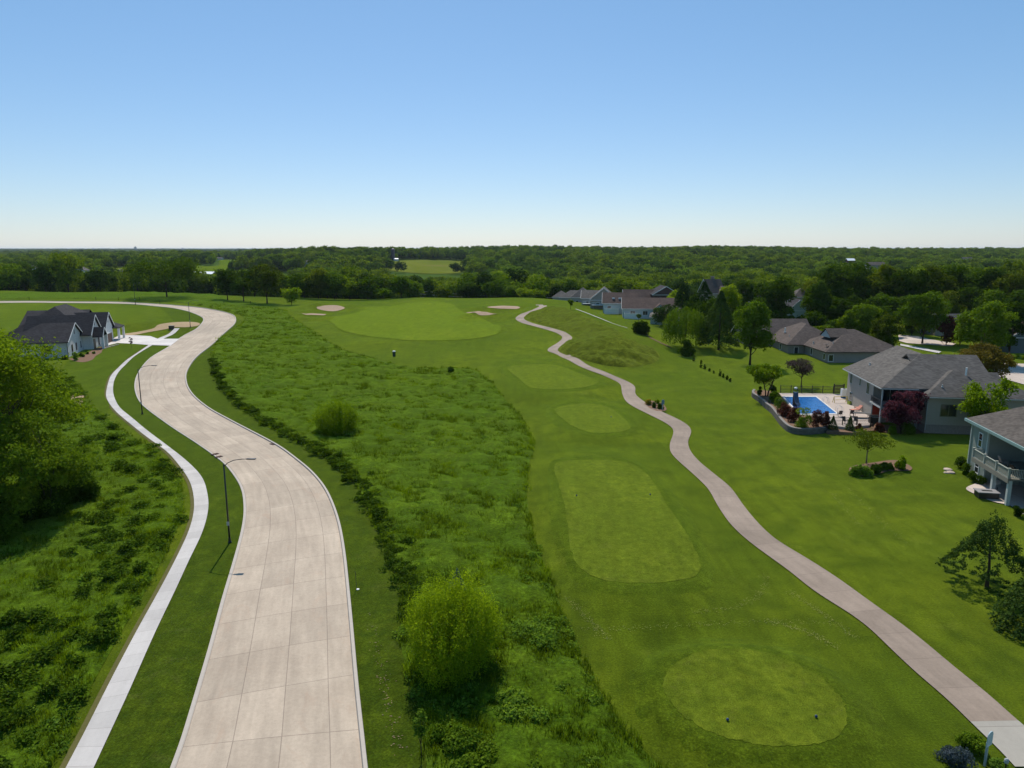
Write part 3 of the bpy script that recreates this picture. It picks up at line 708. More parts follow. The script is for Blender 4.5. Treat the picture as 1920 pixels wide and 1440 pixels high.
# farm fields beyond the valley (on the ground, free of trees)
FIELD_PX = dict(
    crop=[(322,500),(372,498.5),(410,497.5),(414,487.5),(470,486.5),(556,487),(545,496),(505,502),(455,509),(400,513),(340,508)],
    hay=[(702,497),(730,492),(760,488.5),(810,487.8),(860,489.5),(888,492.5),(872,501),(862,512),(800,514),(748,510),(708,503)],
    paddock=[(200,504),(246,504),(240,512),(208,512)])
FIELDS = {}
def field_mat(name, a, b, c_):
    t = NT(name); p = t.pos(); f = t.noise(.012, 6, .65, t.pos((1, .3, 1)), .6)
    c = t.mix(t.ramp(f, [(.4, 0), (.65, 1)]), a, b); c = t.mix(t.ramp(t.noise(.02, 6, .7, t.pos((.35, 1.6, 1))), [(.60, 0), (.72, .8)]), c, c_)
    t.bsdf(c, .95, .0); return t.m
FM = dict(crop=field_mat('crop_field', (.060, .105, .006), (.095, .135, .010), (.12, .14, .02)),
          hay=field_mat('hay_field', (.095, .120, .016), (.125, .145, .020), (.18, .14, .06)),
          paddock=field_mat('paddock_field', (.10, .14, .01), (.12, .15, .012), (.12, .14, .02)))
for k, px in FIELD_PX.items():
    poly = gp(px, 60); FIELDS[k] = poly
    sheet('field_' + k, poly, FM[k], .5, max(8, length(poly)/60))
SITES = []                                    # (x, y, radius) kept free of scattered trees
# ---------------------------------------------------------------- woodland scatter
def proj(x, y, z):
    D = y*CP + (H-z)*SP; v = ((H-z)*CP - y*SP)/D; return 960 + F*x/D, 720 + F*v
def species(x, y, r, n):                     # kinds of tree stand together in drifts
    v = (np.clip(_wav(x, y, 55, 120)*.22 + .5, 0, .999)*n + r.normal(size=np.shape(x))*1.0); return np.clip(np.round(v), 0, n-1).astype(int)
def scatter_wood():
    pts = []
    r = np.random.default_rng(5); y = 318.0
    while y < 2300:
        sp = 9.6 if y < 700 else 9.6 + (y-700)*.004
        x = np.arange(-.86*y - 20, .86*y + 20, sp) + r.uniform(-.42, .42, int(math.ceil((1.72*y+40)/sp)))[:len(np.arange(-.86*y - 20, .86*y + 20, sp))]*sp
        yy = y + r.uniform(-.42, .42, len(x))*sp; pts.append(np.c_[x, yy]); y += sp
    p = np.vstack(pts); u = p[:, 0]/p[:, 1]; Y = p[:, 1]
    # edge of the open ground: per direction, woods start at this distance
    ue = np.array([-1.0, -.75, -.60, -.52, -.47, -.33, -.2, -.12, 0, .05, .10, .2, .3, .5, .7, 1.0])
    ye = np.array([360, 355, 355, 350, 372, 365, 345, 345, 345, 345, 375, 400, 405, 400, 330, 330.])
    ok = Y > np.interp(u, ue, ye) + 6*_wav(p[:, 0], p[:, 1], 8, 30)
    for poly in FIELDS.values(): ok &= ~inside(poly, p) & (dist_line(poly, p) > 5)
    for (sx, sy, sr) in SITES: ok &= np.hypot(p[:, 0]-sx, (p[:, 1]-sy)) > sr
    # sight lines towards the fields and farm roofs stay open
    z = height(p[:, 0], p[:, 1])
    for k, poly in FIELDS.items():
        px, pt = proj(p[:, 0], p[:, 1], z + 18); q = np.array(FIELD_PX[k])
        ymin = poly[:, 1].min(); infront = Y < ymin
        lo = q[:, 1].max()
        ok &= ~(infront & (px > q[:, 0].min()+4) & (px < q[:, 0].max()-4) & (pt < lo - 3))
    for (sx, sy, sz, wpx) in VIEWS:
        ax, ay = proj(sx, sy, sz); px, pt = proj(p[:, 0], p[:, 1], z + 17)
        ok &= ~((Y < sy) & (np.abs(px-ax) < wpx + 2) & (pt < ay - 1))
    p = p[ok]; z = z[ok]; order = np.argsort(p[:, 1]); p = p[order]; z = z[order]
    inview = np.abs(p[:, 0]) < .74*p[:, 1]
    near = np.where(inview)[0][:255]; rest = np.setdiff1d(np.arange(len(p)), near)
    for i in near:
        x, y = p[i]; s = species(x, y, r, 7); me = WOODM[s]
        o = bpy.data.objects.new('woodland_tree', me); COL.objects.link(o); k = r.uniform(.75, 1.15)
        o.location = (x, y, z[i]-.3); o.rotation_euler = (0, 0, r.uniform(0, 6.28)); o.scale = (k*r.uniform(.9, 1.1), k*r.uniform(.9, 1.1), k*r.uniform(.9, 1.1))
        g = ('left' if x < -.33*y else 'middle' if x < .1*y else 'right')
        tag(o, {'left': 'leafy green tree in the wood behind the field across the far road',
                'middle': 'leafy green tree in the wooded valley just beyond the golf fairway',
                'right': 'leafy green tree in the wooded valley behind the row of houses'}[g], 'tree',
            {'left': 'trees in the wood behind the far road', 'middle': 'valley trees beyond the fairway', 'right': 'valley trees behind the houses'}[g])
    return p[rest], z[rest]
def gn_scatter(name, pts, scl, rot, coll_objs, idx, label=None):
    c = bpy.data.collections.new(name + '_source')
    for k, me in enumerate(coll_objs):
        o = bpy.data.objects.new('%s_source_%02d' % (name, k), me); c.objects.link(o)
    me = bpy.data.meshes.new(name); n = len(pts); me.vertices.add(n); me.vertices.foreach_set('co', np.asarray(pts, np.float32).ravel())
    for an, ty, arr in (('scl', 'FLOAT_VECTOR', scl), ('rot', 'FLOAT_VECTOR', rot)):
        a = me.attributes.new(an, ty, 'POINT'); a.data.foreach_set('vector', np.asarray(arr, np.float32).ravel())
    a = me.attributes.new('pick', 'INT', 'POINT'); a.data.foreach_set('value', np.asarray(idx, np.int32))
    o = bpy.data.objects.new(name, me); COL.objects.link(o); tag(o, kind='stuff')
    g = bpy.data.node_groups.new(name, 'GeometryNodeTree')
    g.interface.new_socket('Geometry', in_out='INPUT', socket_type='NodeSocketGeometry')
    g.interface.new_socket('Geometry', in_out='OUTPUT', socket_type='NodeSocketGeometry')
    N = g.nodes.new; gi, go = N('NodeGroupInput'), N('NodeGroupOutput'); ip = N('GeometryNodeInstanceOnPoints')
    ci = N('GeometryNodeCollectionInfo'); ci.inputs['Collection'].default_value = c; ci.inputs['Separate Children'].default_value = True; ci.inputs['Reset Children'].default_value = True
    def na(nm, ty):
        x = N('GeometryNodeInputNamedAttribute'); x.data_type = ty; x.inputs['Name'].default_value = nm; return x.outputs[0]
    L = g.links.new
    L(gi.outputs[0], ip.inputs['Points']); L(ci.outputs[0], ip.inputs['Instance']); ip.inputs['Pick Instance'].default_value = True
    L(na('pick', 'INT'), ip.inputs['Instance Index']); L(na('scl', 'FLOAT_VECTOR'), ip.inputs['Scale'])
    e2 = N('FunctionNodeEulerToRotation'); L(na('rot', 'FLOAT_VECTOR'), e2.inputs[0]); L(e2.outputs[0], ip.inputs['Rotation'])
    L(ip.outputs[0], go.inputs[0]); mod = o.modifiers.new('scatter', 'NODES'); mod.node_group = g
    return o
def rs(n, a, b, r, keep=True):
    s = r.uniform(a, b, n); j = r.uniform(.88, 1.12, (n, 3)); return s[:, None]*j
def rr_(n, r, tilt=0.0): return np.c_[r.normal(size=n)*tilt, r.normal(size=n)*tilt, r.uniform(0, 6.28, n)]

def grass_tuft(seed, nb, h, spread, width, mat, lean=.5):
    r = np.random.default_rng(seed); V, Fc, cv = [], [], []
    for k in range(nb):
        a = r.uniform(0, 6.28); q = r.uniform(0, 1)**.5*spread; b = np.array([q*math.cos(a), q*math.sin(a), 0]); a2 = r.uniform(0, 6.28)
        hh = h*r.uniform(.55, 1.1); l = r.uniform(.1, lean)*hh; d = np.array([math.cos(a2), math.sin(a2), 0]); s = np.array([-d[1], d[0], 0])*width*r.uniform(.6, 1.2)
        m = b + d*l*.35 + [0, 0, hh*.6]; t = b + d*l + [0, 0, hh]; i = len(V)
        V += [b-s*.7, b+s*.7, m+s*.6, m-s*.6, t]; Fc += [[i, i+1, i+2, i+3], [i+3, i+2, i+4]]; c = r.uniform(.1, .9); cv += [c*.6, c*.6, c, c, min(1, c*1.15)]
    return mesh_np('tuft', np.array(V), Fc, LF[mat], col=cv)
def weed_clump(seed, n, h, w, leaf, mat):
    V, Fc, cv, _ = crown_data(seed, h, w, .02, n, leaf, 'flat', 7, clump=.5); return mesh_np('weed', V, Fc, LF[mat], col=cv)
def poly_scatter(poly, dens, r, ymax=None, ymin=0, fall=60.0):
    """random points in poly, thinning with distance"""
    x0, y0 = poly.min(0); x1, y1 = poly.max(0); y0 = max(y0, ymin); y1 = min(y1, ymax or 1e9)
    n = int((x1-x0)*(y1-y0)*dens); p = np.c_[r.uniform(x0, x1, n), r.uniform(y0, y1, n)]
    p = p[inside(poly, p)]; d = np.hypot(p[:, 0], p[:, 1]); keep = r.uniform(size=len(p)) < np.minimum(1, (fall/d)**1.5); return p[keep & (np.abs(p[:, 0]) < .8*p[:, 1]+8)]
def meadow_stuff():
    r = np.random.default_rng(21)
    k = r.integers(0, len(DITCH), 620); p = DITCH[k] + r.normal(size=(620, 2))*.55 + [.6, 0]
    gn_scatter('undergrowth', np.c_[p, height(p[:, 0], p[:, 1]) + .05], rs(620, .5, 1.1, r), rr_(620, r, .1), [weed_clump(15, 90, .55, 1.0, .10, 'dark'), weed_clump(16, 90, .45, 1.2, .10, 'dark')], r.integers(0, 2, 620))
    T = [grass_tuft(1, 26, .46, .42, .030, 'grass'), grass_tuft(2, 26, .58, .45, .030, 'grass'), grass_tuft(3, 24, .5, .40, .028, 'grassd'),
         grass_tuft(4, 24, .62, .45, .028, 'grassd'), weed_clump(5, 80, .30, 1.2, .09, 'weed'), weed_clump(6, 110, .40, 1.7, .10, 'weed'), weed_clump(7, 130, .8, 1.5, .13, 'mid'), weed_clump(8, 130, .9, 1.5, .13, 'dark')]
    for nm, poly, dens, fall, wd in (('tall_grass', MEADOW, 7.0, 46, 0), ('tall_grass', LMEADOW, 5.0, 50, 1)):
        p = poly_scatter(poly, dens, r, ymax=260, fall=fall); n = len(p)
        a = _wav(p[:, 0], p[:, 1], 31, 14) + .5*_wav(p[:, 0], p[:, 1], 32, 4); b = _wav(p[:, 0], p[:, 1], 33, 9) + .6*_wav(p[:, 0], p[:, 1], 34, 3)
        idx = np.where(a > .3, r.integers(0, 2, n), r.integers(2, 4, n))  # brighter and darker blades in drifts; bright ones paint sunlit patches into the colour
        # weeds gather in patches: the damp middle of the right meadow, the bank beside the walk on the left
        if wd == 0: wk = (b > .6) & (r.uniform(size=n) < .22)
        else:
            dl = dist_line(SA, p, False); wk = ((dl < 9) & (b > -.1) & (r.uniform(size=n) < .34)) | ((b > 1.0) & (r.uniform(size=n) < .06))
        idx = np.where(wk, r.integers(4, 6, n) if wd == 0 else r.integers(4, 8, n), idx)
        d = np.hypot(p[:, 0], p[:, 1]); s = rs(n, .6, 1.15, r)*(1 + np.clip((d-60)/150, 0, .8))[:, None]
        s[:, 2] *= np.where(d > 110, .6, np.where(d > 70, .75, .9))
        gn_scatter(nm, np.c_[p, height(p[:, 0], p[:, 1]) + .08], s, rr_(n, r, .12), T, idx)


# ================================================================ houses
def siding(name, c, step=.16, depth=.35):
    t = NT(name); o = t.obj(); z = t.n('SeparateXYZ', {0: o}).outputs[2]
    fr = t.math('FRACT', t.math('DIVIDE', z, step)); ln = t.ramp(fr, [(0, .72), (.14, 1.0), (1, 1.0)])
    c1 = t.mix(t.noise(1.2, 4, .6, o), tuple(a*.9 for a in c), tuple(min(1, a*1.08) for a in c))
    t.bsdf(t.mix(1.0, c1, ln, 'MULTIPLY'), .7, .25, t.bump(fr, depth, .02)); return t.m
def shingle(name, c, var=.22):
    t = NT(name); p = t.obj()
    s = t.n('SeparateXYZ', {0: p}); row = t.math('FLOOR', t.math('MULTIPLY', s.outputs[2], 9.0)); h = t.math('ADD', s.outputs[0], s.outputs[1])
    w = t.n('TexWhiteNoise', {'Vector': t.n('CombineXYZ', {0: t.math('FLOOR', t.math('ADD', t.math('MULTIPLY', h, 2.6), t.math('MULTIPLY', row, .37))), 1: row}).outputs[0]}).outputs['Value']
    c1 = t.mix(w, tuple(a*(1-var) for a in c), tuple(a*(1+var) for a in c))
    c1 = t.mix(1.0, c1, t.ramp(t.noise(.5, 4, .6, p), [(.3, .85), (.7, 1.15)]), 'MULTIPLY')
    t.bsdf(c1, .92, .08, t.bump(t.math('FRACT', t.math('MULTIPLY', s.outputs[2], 9.0)), .4, .02)); return t.m
def glass_mat():
    t = NT('window_glass'); t.bsdf((.018, .024, .030), .06, .8); return t.m
GLASS = glass_mat()
WHITE = plain('white_trim', (.72, .72, .70), .55, .3, var=.05); GREYT = plain('grey_trim', (.34, .36, .36), .55, .3, var=.06)
BRONZE = plain('dark_bronze_metal', (.030, .026, .024), .45, .5); BLACK = plain('black_metal', (.012, .012, .013), .4, .5)
STONE = plain('stone_veneer', (.22, .19, .17), .9, .1, var=.45, vs_=5.0)
def stackwall():
    t = NT('block_wall'); p = t.pos(); b = t.n('TexBrick', {'Vector': t.n('CombineXYZ', {0: t.math('ADD', t.n('SeparateXYZ', {0: p}).outputs[0], t.n('SeparateXYZ', {0: p}).outputs[1]), 1: t.n('SeparateXYZ', {0: p}).outputs[2]}).outputs[0], 'Color1': (.13, .11, .095), 'Color2': (.20, .175, .15), 'Mortar': (.05, .045, .04), 'Scale': 1.0, 'Mortar Size': .018, 'Brick Width': .42, 'Row Height': .16})
    t.bsdf(b.outputs[0], .9, .1, t.bump(b.outputs[1], -.6, .03)); return t.m
BLOCK = stackwall()
def roofv(mb, x0, x1, y0, y1, ze, rise, axis='x', ends=('hip', 'hip'), th=.2):
    if axis == 'y':
        t = MB(); roofv(t, y0, y1, x0, x1, ze, rise, 'x', ends, th)
        mb.add([(b, a, c) for a, b, c in t.v], [f[::-1] for f in t.f]); return
    b = (y1-y0)/2; ym = (y0+y1)/2; lx = (x1-x0)
    i0 = min(b, lx/2) if ends[0] == 'hip' else 0; i1 = min(b, lx/2) if ends[1] == 'hip' else 0; zr = ze + rise
    T = [(x0,y0,ze),(x1,y0,ze),(x1,y1,ze),(x0,y1,ze),(x0+i0,ym,zr),(x1-i1,ym,zr)]; B = [(x, y, z-th) for x, y, z in T]
    f = [(0,1,5,4),(2,3,4,5)]; f2 = []
    if ends[1] == 'hip': f.append((1,2,5)); rim1 = [(1,2)]
    else: rim1 = [(1,5),(5,2)]
    if ends[0] == 'hip': f.append((3,0,4)); rim0 = [(3,0)]
    else: rim0 = [(3,4),(4,0)]
    fs = f + [tuple(6+i for i in q[::-1]) for q in f]
    for a, c in [(0,1),(2,3)] + rim0 + rim1: fs.append((c, a, a+6, c+6))
    mb.add(T + B, fs)
def gable(mb, face, pos, a0, a1, z0, zr, th=.12):
    m = (a0+a1)/2
    if face == 'x': v = [(pos,a0,z0),(pos,a1,z0),(pos,m,zr),(pos-th,a0,z0),(pos-th,a1,z0),(pos-th,m,zr)]
    else: v = [(a0,pos,z0),(a1,pos,z0),(m,pos,zr),(a0,pos+th,z0),(a1,pos+th,z0),(m,pos+th,zr)]
    mb.add(v, [(0,1,2),(5,4,3),(0,3,4,1),(1,4,5,2),(2,5,3,0)])
def rake(mb, face, pos, a0, a1, z0, zr, w=.22, t=.06):
    m = (a0+a1)/2
    for a in (a0, a1):
        p = (pos, a, z0-w/2) if face == 'x' else (a, pos, z0-w/2); q = (pos, m, zr-w/2) if face == 'x' else (m, pos, zr-w/2)
        mb.bar(p, q, t, w)
def window(parent, face, pos, c, z, w, h, frame=None, mull=1, cross=0, name='window', glass=None, fw=.09):
    """face '-x','+x','-y','+y'; pos is the wall plane, c the centre along it, z the sill height"""
    s = -1 if face[0] == '-' else 1; f = MB(); g = MB()
    def bx(mb, a0, a1, z0, z1, d0, d1):
        d0, d1 = sorted((pos + s*d0, pos + s*d1))
        mb.box(d0, d1, a0, a1, z0, z1) if face[1] == 'x' else mb.box(a0, a1, d0, d1, z0, z1)
    a0, a1 = c-w/2, c+w/2
    bx(f, a0-fw, a1+fw, z-fw, z, -.02, .06); bx(f, a0-fw, a1+fw, z+h, z+h+fw, -.02, .06); bx(f, a0-fw, a0, z, z+h, -.02, .05); bx(f, a1, a1+fw, z, z+h, -.02, .05)
    for k in range(1, mull+1):
        if mull: q = a0 + w*k/(mull+1); bx(f, q-.03, q+.03, z, z+h, -.02, .045)
    for k in range(1, cross+1): q = z + h*k/(cross+1); bx(f, a0, a1, q-.025, q+.025, -.02, .04)
    bx(g, a0, a1, z, z+h, .005, .02)
    o = f.build(name, frame or WHITE, parent); g.build('pane', glass or GLASS, o); return o
def boxes(name, parent, mat, *bs):
    m = MB()
    for b in bs: m.box(*b)
    return m.build(name, mat, parent)
def vent(parent, x, y, z, r=.08, h=.5, name='roof_vent', mat=None):
    m = MB(); m.lathe([(r*1.8, -.25), (r*1.8, .03), (r, .06), (r, h), (r*1.25, h+.01), (r*1.25, h+.07)], (x, y, z), 10); m.build(name, mat or GREYT, parent)
SH_GREY = shingle('grey_shingle', (.108, .098, .090)); SH_BLACK = shingle('charcoal_shingle', (.038, .036, .040)); SH_BROWN = shingle('brown_shingle', (.085, .060, .052)); SH_TAN = shingle('tan_shingle', (.095, .082, .073))
SH_MAUVE = shingle('mauve_shingle', (.098, .078, .069))

def pool_house():
    e = empty('house', (53.1, 100.1, .9), R(-8), 'big beige two-storey house with grey hipped roof beside the blue swimming pool', 'house')
    sd = siding('beige_siding', (.33, .30, .255)); w = MB()
    w.box(.7, 15.5, 4.8, 17.0, -.6, 5.45); w.box(5.6, 15.5, .8, 4.9, -.6, 5.44); w.box(5.7, 19.9, -1.5, 5.9, -.3, 4.72); w.box(10.6, 17.5, 2.6, 9.2, -.3, 4.7)
    gable(w, 'y', 16.9, .7, 15.5, 5.4, 9.2); gable(w, 'x', 15.4, .9, 15.2, 5.5, 9.2); gable(w, 'x', 17.4, 2.7, 9.1, 4.7, 6.6)
    w.build('wall', sd, e)
    r = MB(); roofv(r, 0, 16.2, 0, 17.5, 5.6, 4.0, 'y', ('hip', 'gable')); roofv(r, 6, 15.9, .3, 15.8, 5.6, 3.9, 'x', ('gable', 'gable'))
    roofv(r, 5.1, 16.7, -2.1, 9.3, 4.9, 3.0, 'y', ('hip', 'hip')); roofv(r, 5.6, 20.4, -2.12, 6.5, 4.88, 2.12, 'x', ('hip', 'hip')); roofv(r, 10, 18, 1.9, 9.9, 4.9, 2.35, 'x', ('gable', 'gable'))
    r.build('roof', SH_GREY, e)
    g = MB()
    for a, b in (((-.05, -.05, 5.44), (-.05, 17.5, 5.44)), ((5.05, -2.18, 4.74), (20.4, -2.18, 4.74)), ((-.05, -.05, 5.44), (5.0, -.05, 5.44)), ((5.05, -2.18, 4.74), (5.05, 0, 4.74))): g.bar(a, b, .12, .14)
    for p in ((.3, .3), (5.75, -1.55), (.62, 4.75)): g.bar((p[0], p[1], 0), (p[0], p[1], 5.4 if p[0] < 1 else 4.7), .09)
    g.build('gutter', GREYT, e)
    boxes('foundation', e, STONE, (5.66, 19.95, -1.56, 5.8, -.5, .75))
    for y, z, ww, hh in ((15.2, 3.5, .9, 1.7), (10.9, 3.9, .5, 1.0), (7.3, 3.3, 1.0, 1.9)): window(e, '-x', .7, y, z, ww, hh, GREYT, 1 if ww > .6 else 0)
    window(e, '-x', .7, 14.6, .7, 1.2, 1.3, GREYT, 1); window(e, '-y', -1.5, 8.6, 2.05, 2.0, 1.6, plain('sage_trim', (.16, .16, .11), .6), 1)
    d = boxes('deck', e, GREYT, (.2, 5.5, .4, 4.8, 2.45, 2.65)); m = MB()
    for x in (.3, 2.9, 5.4): m.bar((x, .5, 2.6), (x, .5, 3.6), .1)
    m.bar((.3, .5, 3.6), (5.4, .5, 3.6), .1); m.bar((.3, .5, 2.85), (5.4, .5, 2.85), .06); m.bar((.3, .5, 3.6), (.3, 4.7, 3.6), .1); m.bar((.3, .5, 2.85), (.3, 4.7, 2.85), .06)
    for k in range(34): m.bar((.3+k*.15, .5, 2.85), (.3+k*.15, .5, 3.6), .03)
    for k in range(28): m.bar((.3, .5+k*.15, 2.85), (.3, .5+k*.15, 3.6), .03)
    m.build('railing', BLACK, d)
    for x in (.4, 5.3): m = MB(); m.bar((x, .6, -.3), (x, .6, 2.45), .22); m.bar((x, .6, 2.65), (x, .6, 5.4), .18); m.build('porch_post', GREYT, e)
    boxes('patio_door', e, plain('red_door', (.35, .05, .03), .5), (.74, 1.9, 4.72, 4.79, .0, 2.05)); window(e, '-y', 4.8, 3.7, .1, 1.6, 1.95, GREYT, 1, name='glass_door'); window(e, '-y', 4.8, 3.0, 2.75, 2.2, 2.0, GREYT, 1, name='glass_door')
    vent(e, 2.6, 13.0, 6.9, .1, .28); vent(e, 12.2, 2.6, 7.0, .11, 1.3, 'flue', WHITE); vent(e, 8.0, -.2, 6.0, .08, .25); vent(e, 15.6, -1.3, 5.4, .08, .6)
def mauve_house():
    e = empty('house', (70.2, 157.3, .6), 0, 'low taupe house with mauve-brown hipped roofs behind the pool lawn', 'house')
    sd = siding('taupe_siding', (.27, .24, .21)); w = MB()
    w.box(.6, 17.9, .6, 16.4, -.5, 2.75); w.box(-3.4, 8.4, 13.1, 30.4, -.5, 2.74); w.box(-9.4, 7.4, 24.6, 37.4, -.5, 2.73); gable(w, 'x', -9.3, 24.6, 37.4, 2.6, 7.0); gable(w, 'x', 7.3, 24.6, 37.4, 2.6, 7.0)
    w.build('wall', sd, e)
    r = MB(); roofv(r, 0, 18.5, 0, 17, 2.9, 4.2, 'x'); roofv(r, -4, 11, 12.5, 31, 2.9, 4.3, 'y'); roofv(r, -10, 8, 24, 38, 2.9, 4.5, 'x', ('gable', 'gable')); r.build('roof', SH_MAUVE, e)
    f = MB(); rake(f, 'x', -10.05, 24, 38, 2.9, 7.4, .35); f.build('rake_board', WHITE, e)
    d = MB(); roofv(d, 3.2, 8, 5.6, 11.4, 5.55, 1.75, 'x', ('gable', 'gable'), .12); d.build('dormer', SH_MAUVE, e)
    g2 = MB(); gable(g2, 'x', 3.5, 5.9, 11.1, 5.3, 7.0); gg = g2.build('gable_board', plain('pale_board', (.42, .45, .47), .6), e)
    boxes('stone_base', e, STONE, (.54, 17.95, .54, 10, -.5, .55), (-3.46, .5, 13.04, 30, -.5, .6))
    for a in ((('-x', .6, 2.0), (1.0, 1.3, .3)), (('-x', .6, 9), (.9, 1.5, 0)), (('-x', -3.4, 18), (1.0, 1.4, 0)), (('-x', -3.4, 24), (1.0, 1.4, 0))): window(e, a[0][0], a[0][1], a[0][2], .95, a[1][0], a[1][1], WHITE, 0)
    window(e, '-y', .6, 1.5, .75, 1.0, 1.4, WHITE, 0); window(e, '-y', 13.1, -1.4, .5, .9, 1.7, WHITE, 0)
    vent(e, -1.0, 22, 5.0, .14, .9, 'flue', WHITE); vent(e, 1.2, 9.6, 3.5, .12, .5); vent(e, 3.0, 3.4, 4.5, .06, .3); vent(e, -1.6, 17.5, 4.4, .06, .3)
    m = MB(); m.tube([(1.4, 3.2, 3.4), (1.4, 3.2, 4.1)], .03); m.lathe([(.05, 0), (.25, .05), (.4, .16)], (1.4, 3.1, 4.05), 12); m.build('satellite_dish', BRONZE, e)
def deck_house():
    e = empty('house', (53.2, 81.0, 0), R(-9.5), 'sage green sided house with covered upper deck at the right edge', 'house')
    sd = siding('sage_siding', (.24, .27, .235)); w = MB()
    w.box(.6, 15.4, -4.6, -.6, -.4, 6.46); w.box(4.2, 15.4, -17.4, -4.5, -.4, 6.45); w.build('wall', sd, e)
    r = MB(); roofv(r, 0, 16, -18, 0, 6.6, 4.9, 'y'); r.build('roof', SH_TAN, e)
    teal = plain('teal_trim', (.20, .30, .29), .5, .3)
    f = MB(); f.bar((-.06, -18, 6.46), (-.06, .05, 6.46), .14, .3); f.bar((-.06, .05, 6.46), (16, .05, 6.46), .14, .3); f.build('fascia', teal, e)
    pg = plain('pale_green_trim', (.40, .45, .42), .55)
    for a in ((.56, -.56, -.1, 6.4, .16), (.55, -4.55, 3.0, 6.4, .2), (.55, -4.55, 0, 2.7, .16)): f = MB(); f.bar((a[0], a[1], a[2]), (a[0], a[1], a[3]), a[4]); f.build('corner_board', pg, e)
    window(e, '-x', .6, -2.75, 3.95, .75, 1.5, WHITE, 0, 1); window(e, '-x', .6, -2.7, .85, .85, 1.3, WHITE, 0, 1)
    window(e, '-x', 4.2, -7.2, 3.1, 1.8, 2.1, WHITE, 1, name='glass_door'); window(e, '-x', 4.2, -11.0, 3.1, 1.8, 2.1, WHITE, 1, name='glass_door'); window(e, '-x', 4.2, -8.6, .1, 1.8, 2.0, WHITE, 1, name='glass_door')
    d = boxes('deck', e, plain('deck_board', (.20, .185, .15), .8), (-.45, 4.2, -11.6, -4.62, 2.72, 2.9), (-.45, .58, -4.62, -3.6, 2.72, 2.9), (-.5, -.4, -11.65, -3.6, 2.45, 2.95)); tr = plain('deck_trim', (.30, .32, .28), .6)
    rail = MB(); Y0, Y1 = -11.5, -3.7
    rail.bar((-.4, Y0, 3.88), (-.4, Y1, 3.88), .14, .07); rail.bar((-.4, Y0, 3.02), (-.4, Y1, 3.02), .08, .08); rail.bar((-.4, Y1, 3.88), (.6, Y1, 3.88), .1, .07); rail.bar((-.4, Y0, 3.88), (4.0, Y0, 3.88), .1, .07); rail.bar((-.4, Y0, 3.02), (4.0, Y0, 3.02), .07, .07)
    for k in range(50): rail.bar((-.4, Y0+.16*k, 3.02), (-.4, Y0+.16*k, 3.86), .045)
    for k in range(7): rail.bar((-.4+.15*k, Y1, 3.0), (-.4+.15*k, Y1, 3.86), .045)
    for k in range(28): rail.bar((-.4+.16*k, Y0, 3.02), (-.4+.16*k, Y0, 3.86), .045)
    rail.build('railing', tr, d)
    for y in (-3.7, -6.3, -8.9, -11.5):
        m = MB(); m.box(-.49, -.31, y-.09, y+.09, 2.9, 3.98); m.box(-.53, -.27, y-.13, y+.13, 3.98, 4.04); m.build('railing_post', tr, d)
    for y in (-8.2, -11.4): m = MB(); m.box(-.35, 0, y-.18, y+.18, -.1, 2.7); m.build('porch_post', plain('post_white_green', (.45, .48, .45), .6), e)
    m = MB(); m.box(-.3, -.1, -17.4, -17.2, 2.9, 6.4); m.build('porch_post', tr, e)
